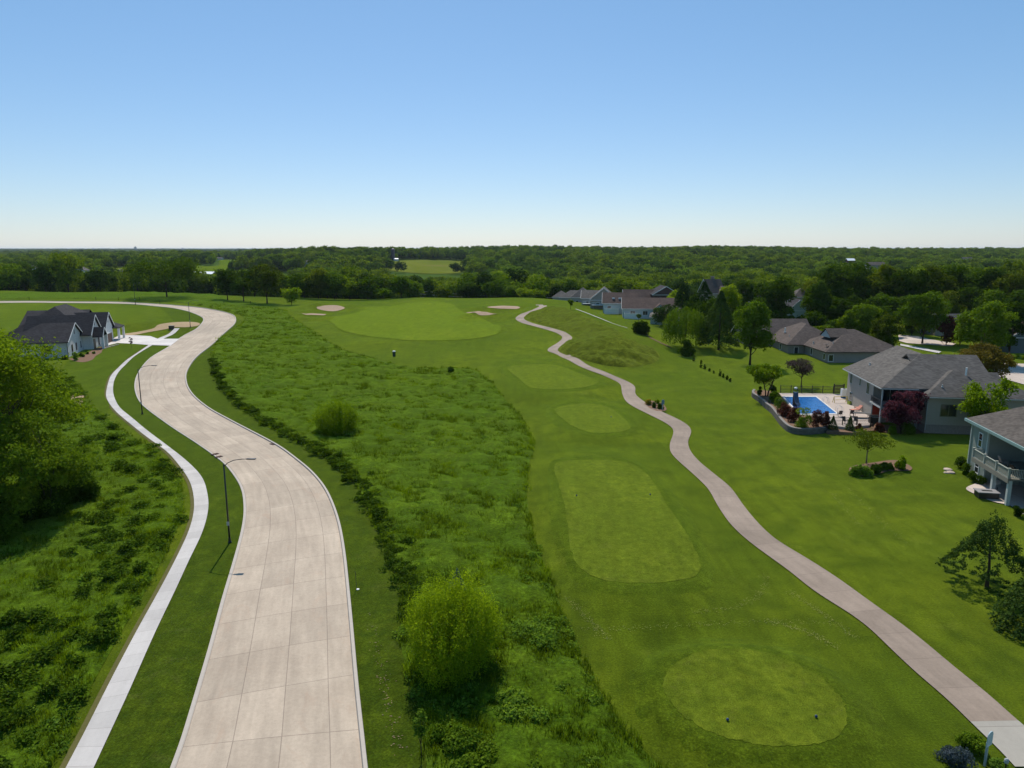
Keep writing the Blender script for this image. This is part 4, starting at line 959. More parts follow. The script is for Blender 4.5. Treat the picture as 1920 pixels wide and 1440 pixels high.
def white_house():
    e = empty('house', (-99.4, 157.4, 2.25), R(17), 'white brick ranch house with steep black gabled roofs beside the winding road', 'house')
    t = NT('white_brick'); b = t.n('TexBrick', {'Vector': t.obj(), 'Color1': (.62, .62, .60), 'Color2': (.72, .72, .69), 'Mortar': (.5, .5, .48), 'Scale': 3.0}); t.bsdf(b.outputs[0], .8, .2); wb = t.m
    w = MB(); w.box(-12.4, 0, 0, 12.8, -1, 3.45); gable(w, 'x', 0, 0, 12.8, 3.4, 7.0)
    w.box(-11, 2.0, 12.7, 21.0, -1, 3.75); gable(w, 'x', 2.0, 11, 21, 3.7, 7.9); w.box(-9, 2.8, 20.9, 30.1, -1, 4.05); gable(w, 'x', 2.8, 21.3, 30.1, 4.0, 7.6)
    w.box(-16, -1, 20, 39, -1, 3.7); w.box(-17.5, -4, 26.6, 45.4, -1, 3.55); gable(w, 'x', -17.4+.12, 26.6, 45.4, 3.5, 7.6)
    w.build('wall', wb, e)
    r = MB(); roofv(r, -13, .45, -.5, 13.3, 3.5, 3.75, 'x', ('hip', 'gable')); roofv(r, -12, 2.45, 10.5, 21.5, 3.8, 4.4, 'x', ('gable', 'gable')); roofv(r, -10, 3.25, 20.8, 30.6, 4.1, 3.9, 'x', ('gable', 'gable'))
    roofv(r, -16.6, 1.4, 12.5, 40.0, 3.75, 6.2, 'y'); roofv(r, -18, -3.4, 26, 46, 3.6, 4.4, 'x', ('gable', 'gable')); roofv(r, -3, 4.4, 29.6, 36.4, 3.5, 1.7, 'x'); roofv(r, -1, 4.3, 12.9, 17.4, 3.1, 2.1, 'x', ('gable', 'gable'))
    r.build('roof', SH_BLACK, e)
    k = MB(); rake(k, 'x', .47, -.5, 13.3, 3.5, 7.25); rake(k, 'x', 2.47, 10.5, 21.5, 3.8, 8.2); rake(k, 'x', 3.27, 20.8, 30.6, 4.1, 8.0); rake(k, 'x', 4.32, 12.9, 17.4, 3.1, 5.2); k.build('rake_board', WHITE, e)
    brown = plain('brown_stain', (.10, .055, .035), .6)
    for y in (3.6, 6.9): window(e, '+x', 0, y, .9, .8, 1.5, brown, 0, 1)
    window(e, '+x', 0, 10.6, .9, .8, 1.5, GREYT, 0, 1); window(e, '-y', 0, -4.2, 1.2, 1.8, 1.5, BRONZE, 1)
    for x, y, z in ((0, 6.4, 4.6), (2.0, 16, 5.6), (2.8, 25.7, 5.3)): boxes('attic_vent', e, brown, (x+.01, x+.08, y-.14, y+.14, z, z+1.0))
    dg = MB(); dg.box(2.78, 2.86, 22.4, 28.4, -.2, 2.5)
    for kk in range(4): dg.box(2.86, 2.9, 22.5, 28.3, .05+kk*.62, .05+kk*.62+.56)
    dg.build('garage_door', brown, e)
    boxes('garage_door_frame', e, WHITE, (2.8, 2.93, 22.1, 22.4, -.2, 2.7), (2.8, 2.93, 28.4, 28.7, -.2, 2.7), (2.8, 2.93, 22.1, 28.7, 2.5, 2.75))
    for x, y in ((4.1, 13.3), (4.1, 17.0), (3.4, 19.2), (4.1, 30.4), (4.1, 35.9)): m = MB(); m.box(x-.25, x+.25, y-.25, y+.25, -1, 3.1 if y < 18 else 3.4); m.build('porch_column', WHITE, e)
    boxes('front_door', e, BRONZE, (2.0, 2.07, 13.6, 15.3, 0, 2.4)); window(e, '+x', 2.0, 18.6, .5, 1.2, 1.9, BRONZE, 1)
    g = MB(); g.bar((.05, -.08, -.2), (.05, -.08, 3.4), .09); g.bar((-12.8, -.56, 3.36), (.4, -.56, 3.36), .12); g.build('gutter', BRONZE, e)
    vent(e, -8, 4.5, 5.7, .08, .4)
def row_house(px, Y, zb, w, d, eave, rise, axis, roofm, wallm, label, rz=0.0, ends=('gable', 'gable'), extras='', group=None, trim=None, wins=((.3, 1.0), (.7, 1.0)), name='house'):
    """house whose front-left roof corner is seen at px, at distance Y"""
    x = PY(px, 600, Y)[0]; e = empty(name, (x, Y, zb), rz, label, 'house' if name == 'house' else name, group)
    m = MB(); m.box(.4, w-.4, .4, d-.4, -3, eave-.12)
    if axis == 'x':
        if ends[0] == 'gable': gable(m, 'x', .52, .4, d-.4, eave-.15, eave+rise-.25)
        if ends[1] == 'gable': gable(m, 'x', w-.4, .4, d-.4, eave-.15, eave+rise-.25)
    elif ends[0] == 'gable': gable(m, 'y', .4, .4, w-.4, eave-.15, eave+rise-.25)
    m.build('wall', wallm, e); r = MB(); roofv(r, 0, w, 0, d, eave, rise, axis, ends)
    if 'g' in extras: roofv(r, w*.55, w*.55+4.6, -2.2, d*.5, eave-.05, rise*.55, 'y', ('gable', 'gable'))
    r.build('roof', roofm, e)
    if 'g' in extras: q = MB(); q.box(w*.55+.3, w*.55+4.3, -1.9, .5, -2, eave-.2); gable(q, 'y', -1.9, w*.55+.3, w*.55+4.3, eave-.2, eave+rise*.5); q.build('bay', wallm, e)
    tm = trim or WHITE; k = MB()
    if axis == 'x' and ends[0] == 'gable': rake(k, 'x', -.04, 0, d, eave, eave+rise)
    if axis == 'y' and ends[0] == 'gable': rake(k, 'y', -.04, 0, w, eave, eave+rise)
    k.bar((0, -.04, eave-.1), (w, -.04, eave-.1), .08, .16); k.build('trim', tm, e)
    for f, ww in wins: window(e, '-y', .4, w*f, 1.0, ww, 1.3, tm, 1 if ww > 1.2 else 0)
    window(e, '-x', .4, d*.35, 1.0, 1.2, 1.3, tm, 1); window(e, '-x', .4, d*.7, .2, 1.0, 2.0, tm, 0)
    if 'f' in extras:
        q = MB()
        for kk in range(14): q.box(1+kk*.36, 1+kk*.36+.34, -3.4, -3.34, -.3, 1.75)
        q.box(.9, 1.0, -3.4, .4, -.3, 1.75); q.box(.9, 6.1, -3.46, -3.34, 1.75, 1.83); q.build('privacy_screen', WHITE, e)
    if 's' in extras:
        for kk in (w*.28, w*.45): q = MB(); z = eave + rise*.42; q.box(kk, kk+.9, d*.17, d*.25, z-.1, z+.28+.1); q.build('skylight', plain('skylight_glass', (.5, .55, .6), .15, .6), e)
    if 'c' in extras: q = MB(); q.box(w*.5, w*.5+1.4, d*.55, d*.55+1, eave, eave+rise+1.0); q.box(w*.5-.1, w*.5+1.5, d*.55-.1, d*.55+1.1, eave+rise+1.0, eave+rise+1.2); q.build('chimney', STONE, e)
    if 'p' in extras:
        q = MB(); q.box(w*.2, w*.2+5, -3.5, 0, 2.45, 2.6)
        for a in (w*.2+.2, w*.2+4.8): q.bar((a, -3.3, -.5), (a, -3.3, 2.45), .15)
        q.build('porch_roof', WHITE, e)
    if 'd' in extras:
        for kk in (.12, .55): q = MB(); q.box(w*kk, w*kk+w*.34, .30, .36, -.2, 2.3); q.build('garage_door', WHITE, e)
    if 'k' in extras:
        q = MB(); q.box(w*.1, w*.9, -2.6, .4, 1.4, 1.55); q.bar((w*.1, -2.5, 2.4), (w*.9, -2.5, 2.4), .08)
        for a in np.linspace(w*.1, w*.9, 14): q.bar((a, -2.5, 1.5), (a, -2.5, 2.4), .05)
        q.build('deck', WHITE, e)
    SITES.append((x+w/2, Y+d/2, max(w, d)*.75)); return e
VIEWS = []
def town():
    bl = siding('pale_blue_siding', (.42, .50, .50)); gy = siding('light_grey_siding', (.38, .38, .36)); wh = siding('white_siding', (.62, .62, .60)); tn = siding('tan_siding', (.36, .31, .26)); db = plain('dark_brick', (.10, .06, .05), .9)
    z = lambda px, Y: hz(PY(px, 600, Y)[0], Y)
    row_house(1165, 243, 3.1, 19, 13, 3.1, 3.4, 'x', SH_BROWN, bl, 'pale blue house with long dark brown roof and white privacy screen', R(-8), extras='gf', wins=((.2, 1.6), (.42, 1.6)))
    row_house(1217, 226, 1.9, 16, 16, 3.0, 3.3, 'y', SH_GREY, bl, 'house with grey hipped roof and white flat porch cover beside the willow', R(-12), ends=('hip', 'hip'), extras='p', wins=((.75, 1.4),))
    row_house(1128, 258, 3.6, 13, 12, 3.3, 3.6, 'x', SH_BROWN, bl, 'pale blue house with reddish brown roof and two skylights', R(-8), extras='sgf', wins=((.2, 1.2),))
    row_house(1104, 274, 3.7, 11, 14, 3.3, 4.6, 'y', SH_GREY, tn, 'tan house with tall grey gable behind the skylight roof', R(-8), wins=((.3, 1.2),), extras='k')
    row_house(1088, 286, 3.4, 9, 12, 3.4, 3.0, 'x', SH_GREY, gy, 'grey house with railed white deck in the middle of the row', R(-8), extras='k')
    row_house(1068, 300, 2.6, 10, 12, 3.6, 4.0, 'y', SH_GREY, gy, 'grey house with pyramid roof near the far end of the row', R(-8), ends=('hip', 'hip'))
    row_house(1048, 316, 1.6, 9, 11, 3.5, 3.0, 'x', SH_GREY, gy, 'small grey roofed house second from the far end of the row', R(-8), ends=('hip', 'gable'))
    row_house(1034, 330, .8, 8, 10, 3.6, 2.8, 'x', SH_GREY, gy, 'lowest grey roof at the far end of the row, past the ridge', R(-8), ends=('hip', 'hip'))
    row_house(1168, 292, 2.0, 20, 13, 3.2, 4.5, 'x', SH_BROWN, tn, 'brown roofed house mostly hidden behind the pale blue ones', R(-5))
    row_house(1221, 290, 4.4, 11.5, 12, 3.6, 3.4, 'y', SH_BLACK, db, 'dark gabled house with twin white garage doors behind the row', R(0), extras='d')
    row_house(1326, 322, .5, 8.5, 12, 6.0, 6.2, 'x', SH_MAUVE, tn, 'tall house with steep mauve roof and chimney above the conifers', R(10), extras='cg', ends=('gable', 'gable'))
    row_house(1384, 300, 1.0, 14, 12, 3.5, 5.0, 'x', SH_BLACK, tn, 'house with low dark roof between the conifers and the oaks', R(0), ends=('hip', 'hip'))
    row_house(1477, 236, .8, 7.4, 10, 5.4, 3.6, 'y', SH_BLACK, bl, 'white-blue gabled barn with a round attic window by the oaks', R(-8), wins=((.7, .8),))
    row_house(1484, 262, 1.0, 9, 9, 7.8, 3.2, 'x', SH_TAN, tn, 'tan two-storey house just behind the white-blue barn', R(0), ends=('hip', 'hip'))
    row_house(1372, 214, .8, 6, 8, 2.6, 2.6, 'x', SH_MAUVE, tn, 'small mauve roof between dark spruce and pale green maple', R(0), ends=('hip', 'hip'))
    row_house(1755, 205, .8, 11, 10, 3.0, 3.6, 'x', SH_GREY, tn, 'grey roofed house behind the red-leaved tree', R(0))
    row_house(1898, 172, .8, 14, 14, 4.2, 4.8, 'y', SH_BROWN, plain('slate_siding', (.10, .12, .13), .7), 'dark slate house with white raked gable at the right edge', R(-6), wins=((.35, 1.0),))
    row_house(1890, 214, .8, 16, 12, 4.6, 3.6, 'x', SH_TAN, wh, 'pale roofed house between the trees behind the slate house', R(0), ends=('hip', 'hip'))
    # far farms and houses
    mt = plain('white_metal_roof', (.85, .85, .86), .3, .5, var=.03); red = plain('dark_barn_red', (.10, .03, .035), .8)
    def far(px, py, Y, w, d, h, rise, roofm, wallm, label, rz=0, cat='barn', axis='x', name='barn', low=.45):
        x, zt = PY(px, py, Y); e = empty(name, (x, Y, zt - h), rz, label, cat); m = MB(); m.box(-w/2+.3, w/2-.3, .3, d-.3, -1.5, h-.1)
        if axis == 'x': gable(m, 'x', w/2-.3, .3, d-.3, h-.1, h+rise-.3); gable(m, 'x', -w/2+.42, .3, d-.3, h-.1, h+rise-.3)
        else: gable(m, 'y', .3, -w/2+.3, w/2-.3, h-.1, h+rise-.3)
        m.build('wall', wallm, e); r = MB(); roofv(r, -w/2, w/2, 0, d, h, rise, axis, ('gable', 'gable')); r.build('roof', roofm, e)
        SITES.append((x, Y+d/2, max(w, d)*.8)); VIEWS.append((x, Y, zt - h*low, max(5, w/Y*F*.6))); return e
    far(378, 514, 780, 23, 16, 3.2, 2.6, mt, red, 'long low barn with shining white roof below the green crop field')
    far(1597, 488.5, 900, 10, 9, 3.2, 2.6, mt, red, 'small barn with bright white roof on the wooded hill')
    far(408, 485, 1350, 16, 10, 4.0, 3.0, SH_GREY, wh, 'white farmhouse on the skyline at the edge of the crop field', cat='house', name='house')
    far(60, 503, 640, 9, 8, 5.0, 2.6, SH_GREY, wh, 'white house half hidden in trees, nearest the left edge', cat='house', name='house', axis='y')
    far(103, 503, 650, 9, 8, 4.6, 2.6, SH_GREY, gy, 'grey house half hidden in trees between two white ones', cat='house', name='house')
    far(146, 507, 620, 11, 9, 5.0, 3.0, SH_GREY, wh, 'white gabled house among trees left of the barn', cat='house', name='house', axis='y')
    far(231, 508, 700, 12, 9, 2.6, 1.4, SH_GREY, gy, 'low grey shed beside the small pale paddock', cat='shed', name='shed')
    far(742, 485.5, 1085, 7, 6, 2.2, 1.0, mt, wh, 'small white roofed shed at the foot of the silo', cat='shed', name='shed')
    far(573, 491, 900, 12, 9, 4.2, 2.2, SH_GREY, gy, 'grey farm building among trees left of the hay field', cat='shed', name='shed')
    far(1645, 497, 640, 16, 9, 3.6, 2.6, SH_TAN, tn, 'tan roofed house in the wood below the bright barn', cat='house', name='house', low=.1)
    far(1503, 489, 900, 6, 5, 1.6, 2.0, SH_GREY, wh, 'pale gable end among hillside trees left of the bright barn', cat='house', name='house', axis='y', low=.0)
    far(1816, 486, 1000, 13, 8, 3.6, 2.6, SH_GREY, gy, 'grey house on the wooded hill towards the right edge', cat='house', name='house', low=.2)
    x, zt = PY(736.5, 466, 1090); e = empty('silo', (x, 1090, zt - 19), 0, 'tall dark farm silo rising over the hay field skyline', 'silo')
    m = MB(); m.lathe([(2.6, -4), (2.6, 17.4)], n=18); m.build('shaft', plain('dark_silo', (.035, .025, .045), .4, .5), e)
    m = MB(); m.lathe([(2.65, 17.4), (2.4, 18.3), (1.5, 19.0), (.3, 19.3)], n=18); m.build('dome', plain('silo_dome', (.16, .08, .10), .4, .5), e); VIEWS.append((x, 1090, zt-15, 7)); SITES.append((x, 1090, 8))
    x, zt = PY(568.5, 474, 1300); e = empty('silo', (x, 1300, zt - 12), 0, 'small dark silo with domed cap among trees left of the tall one', 'silo')
    m = MB(); m.lathe([(2.0, -4), (2.0, 11)], n=14); m.build('shaft', BLACK, e); m = MB(); m.lathe([(2.05, 11), (1.2, 12), (.2, 12.3)], n=14); m.build('dome', GREYT, e); VIEWS.append((x, 1300, zt-8, 4))
    for px, w, hh, lb in ((175, 9, 22, 'tiny tower on the hazy horizon at the left'), (254, 16, 34, 'tallest tiny tower block on the hazy horizon'), (343, 10, 24, 'tiny tower on the hazy horizon above the crop field')):
        x = PY(px, 468, 6500)[0]; e = empty('tower_block', (x, 6500, 20), 0, lb, 'tower'); m = MB(); m.box(-w/2, w/2, -w/2, w/2, -20, hh-6); m.build('shaft', GREYT, e); m = MB(); m.box(-w/4, w/4, -w/4, w/4, hh-6, hh); m.build('roof_plant', GREYT, e)
pool_house(); mauve_house(); deck_house(); white_house(); town()
# ================================================================ flat ground pieces
def flat(name, poly, mat, off, cell=1.5, **kw): return sheet(name, np.asarray(poly, float), mat, off, cell, **kw)
DRV = [(203,640),(225,629),(255,629.5),(282,631),(296,636),(337,636),(320,649),(287,648),(277,647.5),(250,645.5),(220,644),(200,649),(186,651)]
w_ = G(DRV); flat('driveway', w_, MT['drive'], .135, 1.5)
flat('soil_patch', gp([(230,627),(262,622),(288,616),(298,609),(325,605),(355,604),(373,606),(372,611),(350,614),(328,614),(312,617.5),(275,624),(245,629)], 60), MT['dirt'], .10, 1.2)
flat('planting_bed', gp([(128,673),(150,671),(165,662),(185,652),(205,649.5),(220,646),(195,655),(190,662),(180,668),(172,676),(150,680)], 60), MT['mulch'], .10, 1.0)
flat('soil_patch', gp([(133,745),(142,738),(156,741),(157,752),(150,762),(137,760)], 30), MT['dirt'], .32, 1.0)
for nm, mt, px in (('street', 'street', [(1684,628.5),(1720,631),(1745,637),(1792,645),(1785,650),(1740,647),(1700,644),(1686,640)]), ('street_walk', 'walk', [(1688,645.5),(1725,652),(1765,660),(1760,663),(1722,655.5),(1688,648.5)]),
                   ('street', 'street', [(1990,684),(1920,683),(1885,682),(1866,690),(1862,700),(1872,708),(1885,712),(1920,722),(1990,742)]), ('driveway', 'street', [(1878,736),(1920,745),(1990,758),(1990,790),(1920,775),(1868,756),(1870,742)]),
                   ('street', 'street', [(1378,574),(1405,571),(1440,573),(1440,578),(1405,577),(1380,578)]), ('street_walk', 'walk', [(1435,589),(1470,588),(1478,592),(1450,594)])):
    flat(nm, G(px), MT[mt], .14, 2.0)
WK = cr(G([(1078,580),(1100,588),(1120,596),(1145,606),(1166,613),(1178,616)]), 60); ribbon('garden_walk', WK, side(WK, .5), MT['drive'], .16, 3)
RV = cr(G([(1205,625),(1218,634),(1234,642),(1256,652)]), 40); ribbon('planting_bed', RV, side(RV, .6), MT['mulch'], .14, 3)
# soil and clippings marks on the grass
def specks(name, lines, mat, n, w, r, sz=(.05, .16)):
    V, Fc = [], []
    for ln in lines:
        q = cr(G(ln), 200)
        for k in range(n):
            p = q[r.integers(0, 200)] + r.normal(size=2)*w; s = r.uniform(*sz); a = r.uniform(0, 6.28); z = hz(*p) + .045; i = len(V)
            c, sn = math.cos(a)*s, math.sin(a)*s*.4
            V += [(p[0]-c, p[1]-sn, z), (p[0]+sn, p[1]-c*.4, z+.02), (p[0]+c, p[1]+sn, z), (p[0]-sn, p[1]+c*.4, z+.03)]; Fc.append([i, i+1, i+2, i+3])
    tag(link(bpy.data.objects.new(name, mesh_np(name, np.array(V), Fc, mat))), kind='stuff')
_q = np.random.default_rng(4)
DRY = plain('dry_clippings', (.34, .33, .10), .95, 0, var=.2)
specks('dry_clippings', [[(1085,1180),(1200,1178),(1330,1172),(1430,1165),(1560,1170)], [(1300,1150),(1390,1135),(1430,1105),(1435,1080)], [(1440,1165),(1510,1185),(1570,1215)], [(1480,1110),(1540,1150),(1600,1195)], [(1060,1120),(1100,1160),(1140,1200)]], DRY, 260, .2, _q, (.03, .07))
specks('dry_clippings', [[(1590,915),(1640,965),(1700,1020)], [(1560,925),(1610,985)], [(1650,835),(1700,828),(1760,830),(1800,828)]], DRY, 130, .22, _q, (.035, .08))
specks('bare_soil_marks', [[(690,1150),(700,1190),(712,1260),(722,1290),(745,1390),(752,1420)]], MT['dirt'], 120, .22, _q, (.03, .10))

# ================================================================ trees and shrubs
T = tree_px
T('big_tree', 313, 558, 484, 118, 'big spreading tree with open crown alone behind the far road', n=4500, leaf=.42, mat='dark', seed=3, base=4.5, shape='oak', clump=.30, nclump=26)
T('tree', 427, 563, 506, 58, 'first dark round tree right of the big spreading tree', n=3200, leaf=.40, mat='dark', seed=4, base=1.5)
T('tree', 457, 565, 504, 58, 'dark round tree with two trunks beside the empty field', n=3200, leaf=.40, mat='dark', seed=5, base=1.5)
T('tree', 501, 569, 497, 66, 'tall rounded olive green tree left of the pale bush', n=4200, leaf=.40, mat='olive', seed=6, base=2.5, nclump=26)
T('small_tree', 547, 572, 540, 38, 'small bright yellow-green tree in front of the dark row', n=2500, leaf=.30, mat='yellow', seed=7, base=.3)
for k, (px, by, tp, w, lb) in enumerate([(572,571,514,58,'leftmost tree of the dense row behind the left bunkers'),(598,572,505,56,'tallest tree of the dense row behind the left bunkers'),(628,572,511,56,'third tree from the left of the dense row behind the bunkers'),(656,571,518,50,'fourth tree of the dense row, above the left bunker sand'),(690,572,521,52,'wide round tree ending the dense row behind the left bunkers')]):
    T('tree', px, by, tp, w, lb, n=4600, leaf=.40, mat=('mid', 'olive', 'mid', 'light', 'mid')[k], seed=20+k, base=.0, nclump=24, Y=304, group='dense row of trees behind the left bunkers')
for k, (px, tp, w, Y, lb) in enumerate([(478,513,52,318,'dark tree between the two-trunked tree and the tall olive one'),(528,518,50,318,'dark tree behind the small bright yellow-green tree'),(715,521,50,316,'tree between the dense row and the fairway crest tree'),(775,528,46,330,'tree just left of the small dark conifer'),(880,531,46,335,'tree left of the rounded tree behind the right-hand bunkers'),(960,536,42,338,'tree right of the rounded tree behind the right-hand bunkers')]):
    T('tree', px, 565, tp, w, lb, n=3600, leaf=.42, mat=('dark', 'mid')[k % 2], seed=350+k, base=.0, Y=Y)
T('tree', 752, 562, 519, 48, 'round mid green tree standing behind the fairway crest', n=3500, leaf=.42, mat='mid', seed=30, base=.5, Y=312)
T('tree', 720, 572, 541, 34, 'low bushy tree beside the dense row at the fairway edge', n=2200, leaf=.42, mat='mid', seed=31, base=.2, Y=300)
T('tree', 925, 566, 526, 44, 'rounded tree behind the right-hand bunkers', n=3200, leaf=.42, mat='mid', seed=32, base=.3, Y=322)
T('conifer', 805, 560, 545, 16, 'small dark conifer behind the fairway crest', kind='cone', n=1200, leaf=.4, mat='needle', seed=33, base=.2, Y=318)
T('tree', 832, 562, 541, 34, 'olive tree just behind the fairway crest right of the small conifer', n=2200, leaf=.42, mat='olive', seed=34, base=.2, Y=318)
T('tree', 985, 566, 541, 40, 'low light green tree behind the far end of the cart path', n=2500, leaf=.42, mat='light', seed=35, base=.2, Y=330)
T('tree', 1008, 562, 543, 34, 'light green tree just left of the row of houses', n=2500, leaf=.42, mat='light', seed=36, base=.2, Y=336)
T('young_tree', 1070, 580, 562, 10, 'small bright green young tree at the end of the garden walk', n=900, leaf=.2, mat='yellow', seed=37, base=1.0)
T('shrub', 1203, 627, 603, 30, 'dense dark round shrub at the corner of the long grass slope', n=2600, leaf=.22, mat='dark', seed=38, base=.0, cat='shrub')
T('young_tree', 1197, 604, 589, 10, 'small thin tree by the grey hipped house patio', n=500, leaf=.2, mat='mid', seed=39, base=1.0)
T('willow', 1283, 652, 569, 84, 'weeping willow with drooping bright green curtains', kind='weep', n=11000, leaf=.22, mat='mid', seed=40, base=1.0)
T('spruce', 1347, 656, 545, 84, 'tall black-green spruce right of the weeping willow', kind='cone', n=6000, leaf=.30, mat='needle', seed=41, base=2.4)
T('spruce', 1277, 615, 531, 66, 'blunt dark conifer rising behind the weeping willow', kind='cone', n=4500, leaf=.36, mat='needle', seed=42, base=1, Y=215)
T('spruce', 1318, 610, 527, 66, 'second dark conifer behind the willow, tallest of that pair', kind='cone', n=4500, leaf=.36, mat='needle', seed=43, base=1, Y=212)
T('tree', 1245, 605, 572, 46, 'low dark conifer bush between the willow and the grey hipped house', n=2600, leaf=.3, mat='needle', seed=44, base=.2, Y=222)
T('tree', 1362, 640, 535, 46, 'tall pale green birch-like tree behind the black-green spruce', n=4500, leaf=.28, mat='light', seed=45, base=3, Y=205, shape='egg')
T('tree', 1395, 600, 528, 40, 'rounded green tree in front of the low dark roof', n=3000, leaf=.35, mat='mid', seed=46, base=2, Y=240)
T('maple', 1406, 684, 568, 72, 'leafy maple with visible trunk on the lawn left of the taupe house', n=9000, leaf=.26, mat='mid', seed=47, base=2.2, shape='egg', nclump=36, clump=.3)
T('tree', 1452, 597, 521, 76, 'dark spreading oak left of the white-blue barn', n=6000, leaf=.36, mat='dark', seed=48, base=4, Y=218, nclump=28)
for k, (px, tp, w, Y, lb, mt_) in enumerate([(1560,496,92,236,'tallest dark oak right of the white-blue barn','dark'),(1610,494,90,238,'dark oak whose crown top stands highest in the oak row','dark'),(1655,500,80,232,'third great oak of the row, above the taupe roof','olive'),(1700,508,76,226,'great oak behind the round maple near the far street','dark'),(1748,503,80,236,'bright topped oak above the grey roofed house','olive'),(1796,500,84,240,'broad oak right of the bright topped one','mid'),(1842,505,80,236,'broad oak behind the light rounded street tree','dark'),(1888,512,76,230,'olive green oak near the right edge','olive'),(1930,508,80,236,'great oak cut by the right edge of the picture','mid'),(1590,560,60,226,'lower dark tree under the tallest oak','dark'),(1528,530,56,226,'dark tree leaning over the white-blue barn','dark')]):
    T('oak', px, 620, tp, w, lb, n=8000, leaf=.40, mat=mt_, seed=50+k, base=.6, Y=Y, nclump=34, clump=.32, group='great oaks behind the houses')
T('tree', 1622, 640, 572, 54, 'rounded mid green tree behind the taupe roof', n=4500, leaf=.30, mat='mid', seed=62, base=.6, Y=196)
T('tree', 1588, 640, 584, 34, 'smaller green tree left of the rounded one behind the taupe roof', n=3000, leaf=.30, mat='light', seed=63, base=.6, Y=194)
T('tree', 1655, 655, 591, 62, 'cone shaped dark green tree at the corner of the taupe roof', n=6000, leaf=.26, mat='olive', seed=64, base=.2, Y=166, shape='cone')
T('maple', 1729, 645, 549, 82, 'full dark green maple on the grass island by the far street', n=8500, leaf=.30, mat='mid', seed=65, base=2.0, nclump=34, clump=.3)
T('tree', 1840, 665, 567, 92, 'light green rounded tree behind the bronze-leaved tree', n=9500, leaf=.28, mat='mid', seed=66, base=1.2, Y=158, nclump=34, clump=.3)
T('tree', 1774, 645, 594, 36, 'narrow tree with deep red leaves in front of the grey roofed house', n=3200, leaf=.28, mat='maroon', seed=67, base=.5, Y=185)
T('tree', 1892, 665, 570, 46, 'dark green tree between the light rounded tree and the slate house', n=4500, leaf=.30, mat='dark', seed=68, base=.5, Y=170)
T('crabapple', 1838, 716, 646, 100, 'wide bronze-leaved tree behind the pool house roof', n=8000, leaf=.20, mat='bronze', seed=69, base=1.2, Y=128, shape='flat', nclump=30, clump=.3)
T('maple', 1850, 792, 712, 88, 'bright green young maple between the pool house and the sage house', n=8500, leaf=.15, mat='yellow', seed=70, base=.8, Y=94, nclump=34, clump=.28)
T('plum_tree', 1690, 803, 732, 74, 'purple-leaved plum tree in front of the pool house', n=8500, leaf=.14, mat='purple', seed=71, base=.5, nclump=30, clump=.3, Y=98)
T('crabapple', 1502, 726, 673, 62, 'small greyish crabapple on the lawn behind the pool fence', n=2800, leaf=.13, mat='grey', seed=72, base=1.9, shape='flat', bark=BARK)
T('small_tree', 1437, 742, 682, 70, 'multi-stemmed green tree at the far end of the pool wall', n=6500, leaf=.16, mat='light', seed=73, base=1.8, zb=.9, shape='flat', multi=3, nclump=26, clump=.32)
T('small_tree', 1624, 870, 806, 84, 'thin airy tree on the island bed in the lawn', n=2300, leaf=.10, mat='olive', seed=74, base=1.5, shape='flat', nclump=26, clump=.34, bark=BARKL)
T('larch', 1850, 1101, 935, 150, 'drooping dark larch on the lawn below the fire table patio', kind='weep', n=11000, leaf=.09, mat='needle', seed=75, base=1.5, strands=300, con=.86)
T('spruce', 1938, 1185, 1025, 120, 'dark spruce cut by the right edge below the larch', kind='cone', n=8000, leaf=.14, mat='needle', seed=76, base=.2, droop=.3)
T('shrub', 1286, 668, 637, 26, 'dark round shrub under the black-green spruce', n=1800, leaf=.2, mat='dark', seed=77, base=0, cat='shrub')
T('shrub', 1296, 666, 650, 14, 'small lighter shrub left of the dark round one', n=800, leaf=.18, mat='mid', seed=78, base=0, cat='shrub')
for k, (px, by, tp, w) in enumerate([(1301,677,661,5),(1314,689,675,6),(1321,692,683,5),(1330,696,690,5),(1338,700,695,4),(1350,705,693,5),(1356,708,700,4),(1363,712,704,5),(1369,716,709,4)]):
    T('young_shrub', px, by, tp, w, 'small upright shrub, %s from the willow in the line along the lawn edge' % ORD[k], n=260, leaf=.10, mat='dark', seed=80+k, base=0, cat='shrub', group='young plants along the lawn edge', shape='egg')
BELT = [(1300,556,60,212,'dark'),(1338,562,56,200,'dark'),(1378,578,50,204,'olive'),(1425,560,60,214,'dark'),(1460,575,50,216,'mid'),(1520,585,56,208,'dark'),(1550,540,64,240,'dark'),(1640,575,60,205,'dark'),(1708,575,60,205,'dark'),(1245,560,50,262,'mid'),(1268,545,44,270,'light'),(1340,575,50,232,'mid'),(1425,585,46,205,'mid'),(1450,612,40,196,'light'),(1500,618,46,196,'light'),(1540,612,50,200,'light'),(1570,600,56,204,'mid'),(1480,540,50,285,'mid'),(1530,520,60,262,'olive'),(1570,560,64,222,'dark'),(1610,556,66,218,'dark'),(1650,552,66,220,'mid'),(1690,556,64,216,'dark'),(1730,540,66,222,'dark'),(1772,548,60,222,'olive'),(1812,540,66,222,'dark'),(1852,545,66,215,'mid'),(1895,545,60,210,'dark'),(1930,560,60,200,'dark'),(1800,600,50,186,'dark'),(1870,600,56,178,'mid'),(1585,520,70,250,'mid'),(1680,515,70,250,'olive'),(1770,518,70,252,'mid'),(1860,520,70,250,'dark')]
ORDX = np.argsort(np.argsort([b[0] for b in BELT], kind='stable'))
for k, (px, tp, w, Y, mt_) in enumerate(BELT):
    T('tree', px, 640, tp, w, 'leafy green tree below the great oaks, %s from the left in that belt' % ordn(ORDX[k]), n=4200, leaf=.36, mat=mt_, seed=300+k, base=.2, Y=Y, nclump=22, clump=.36, group='trees between the houses')
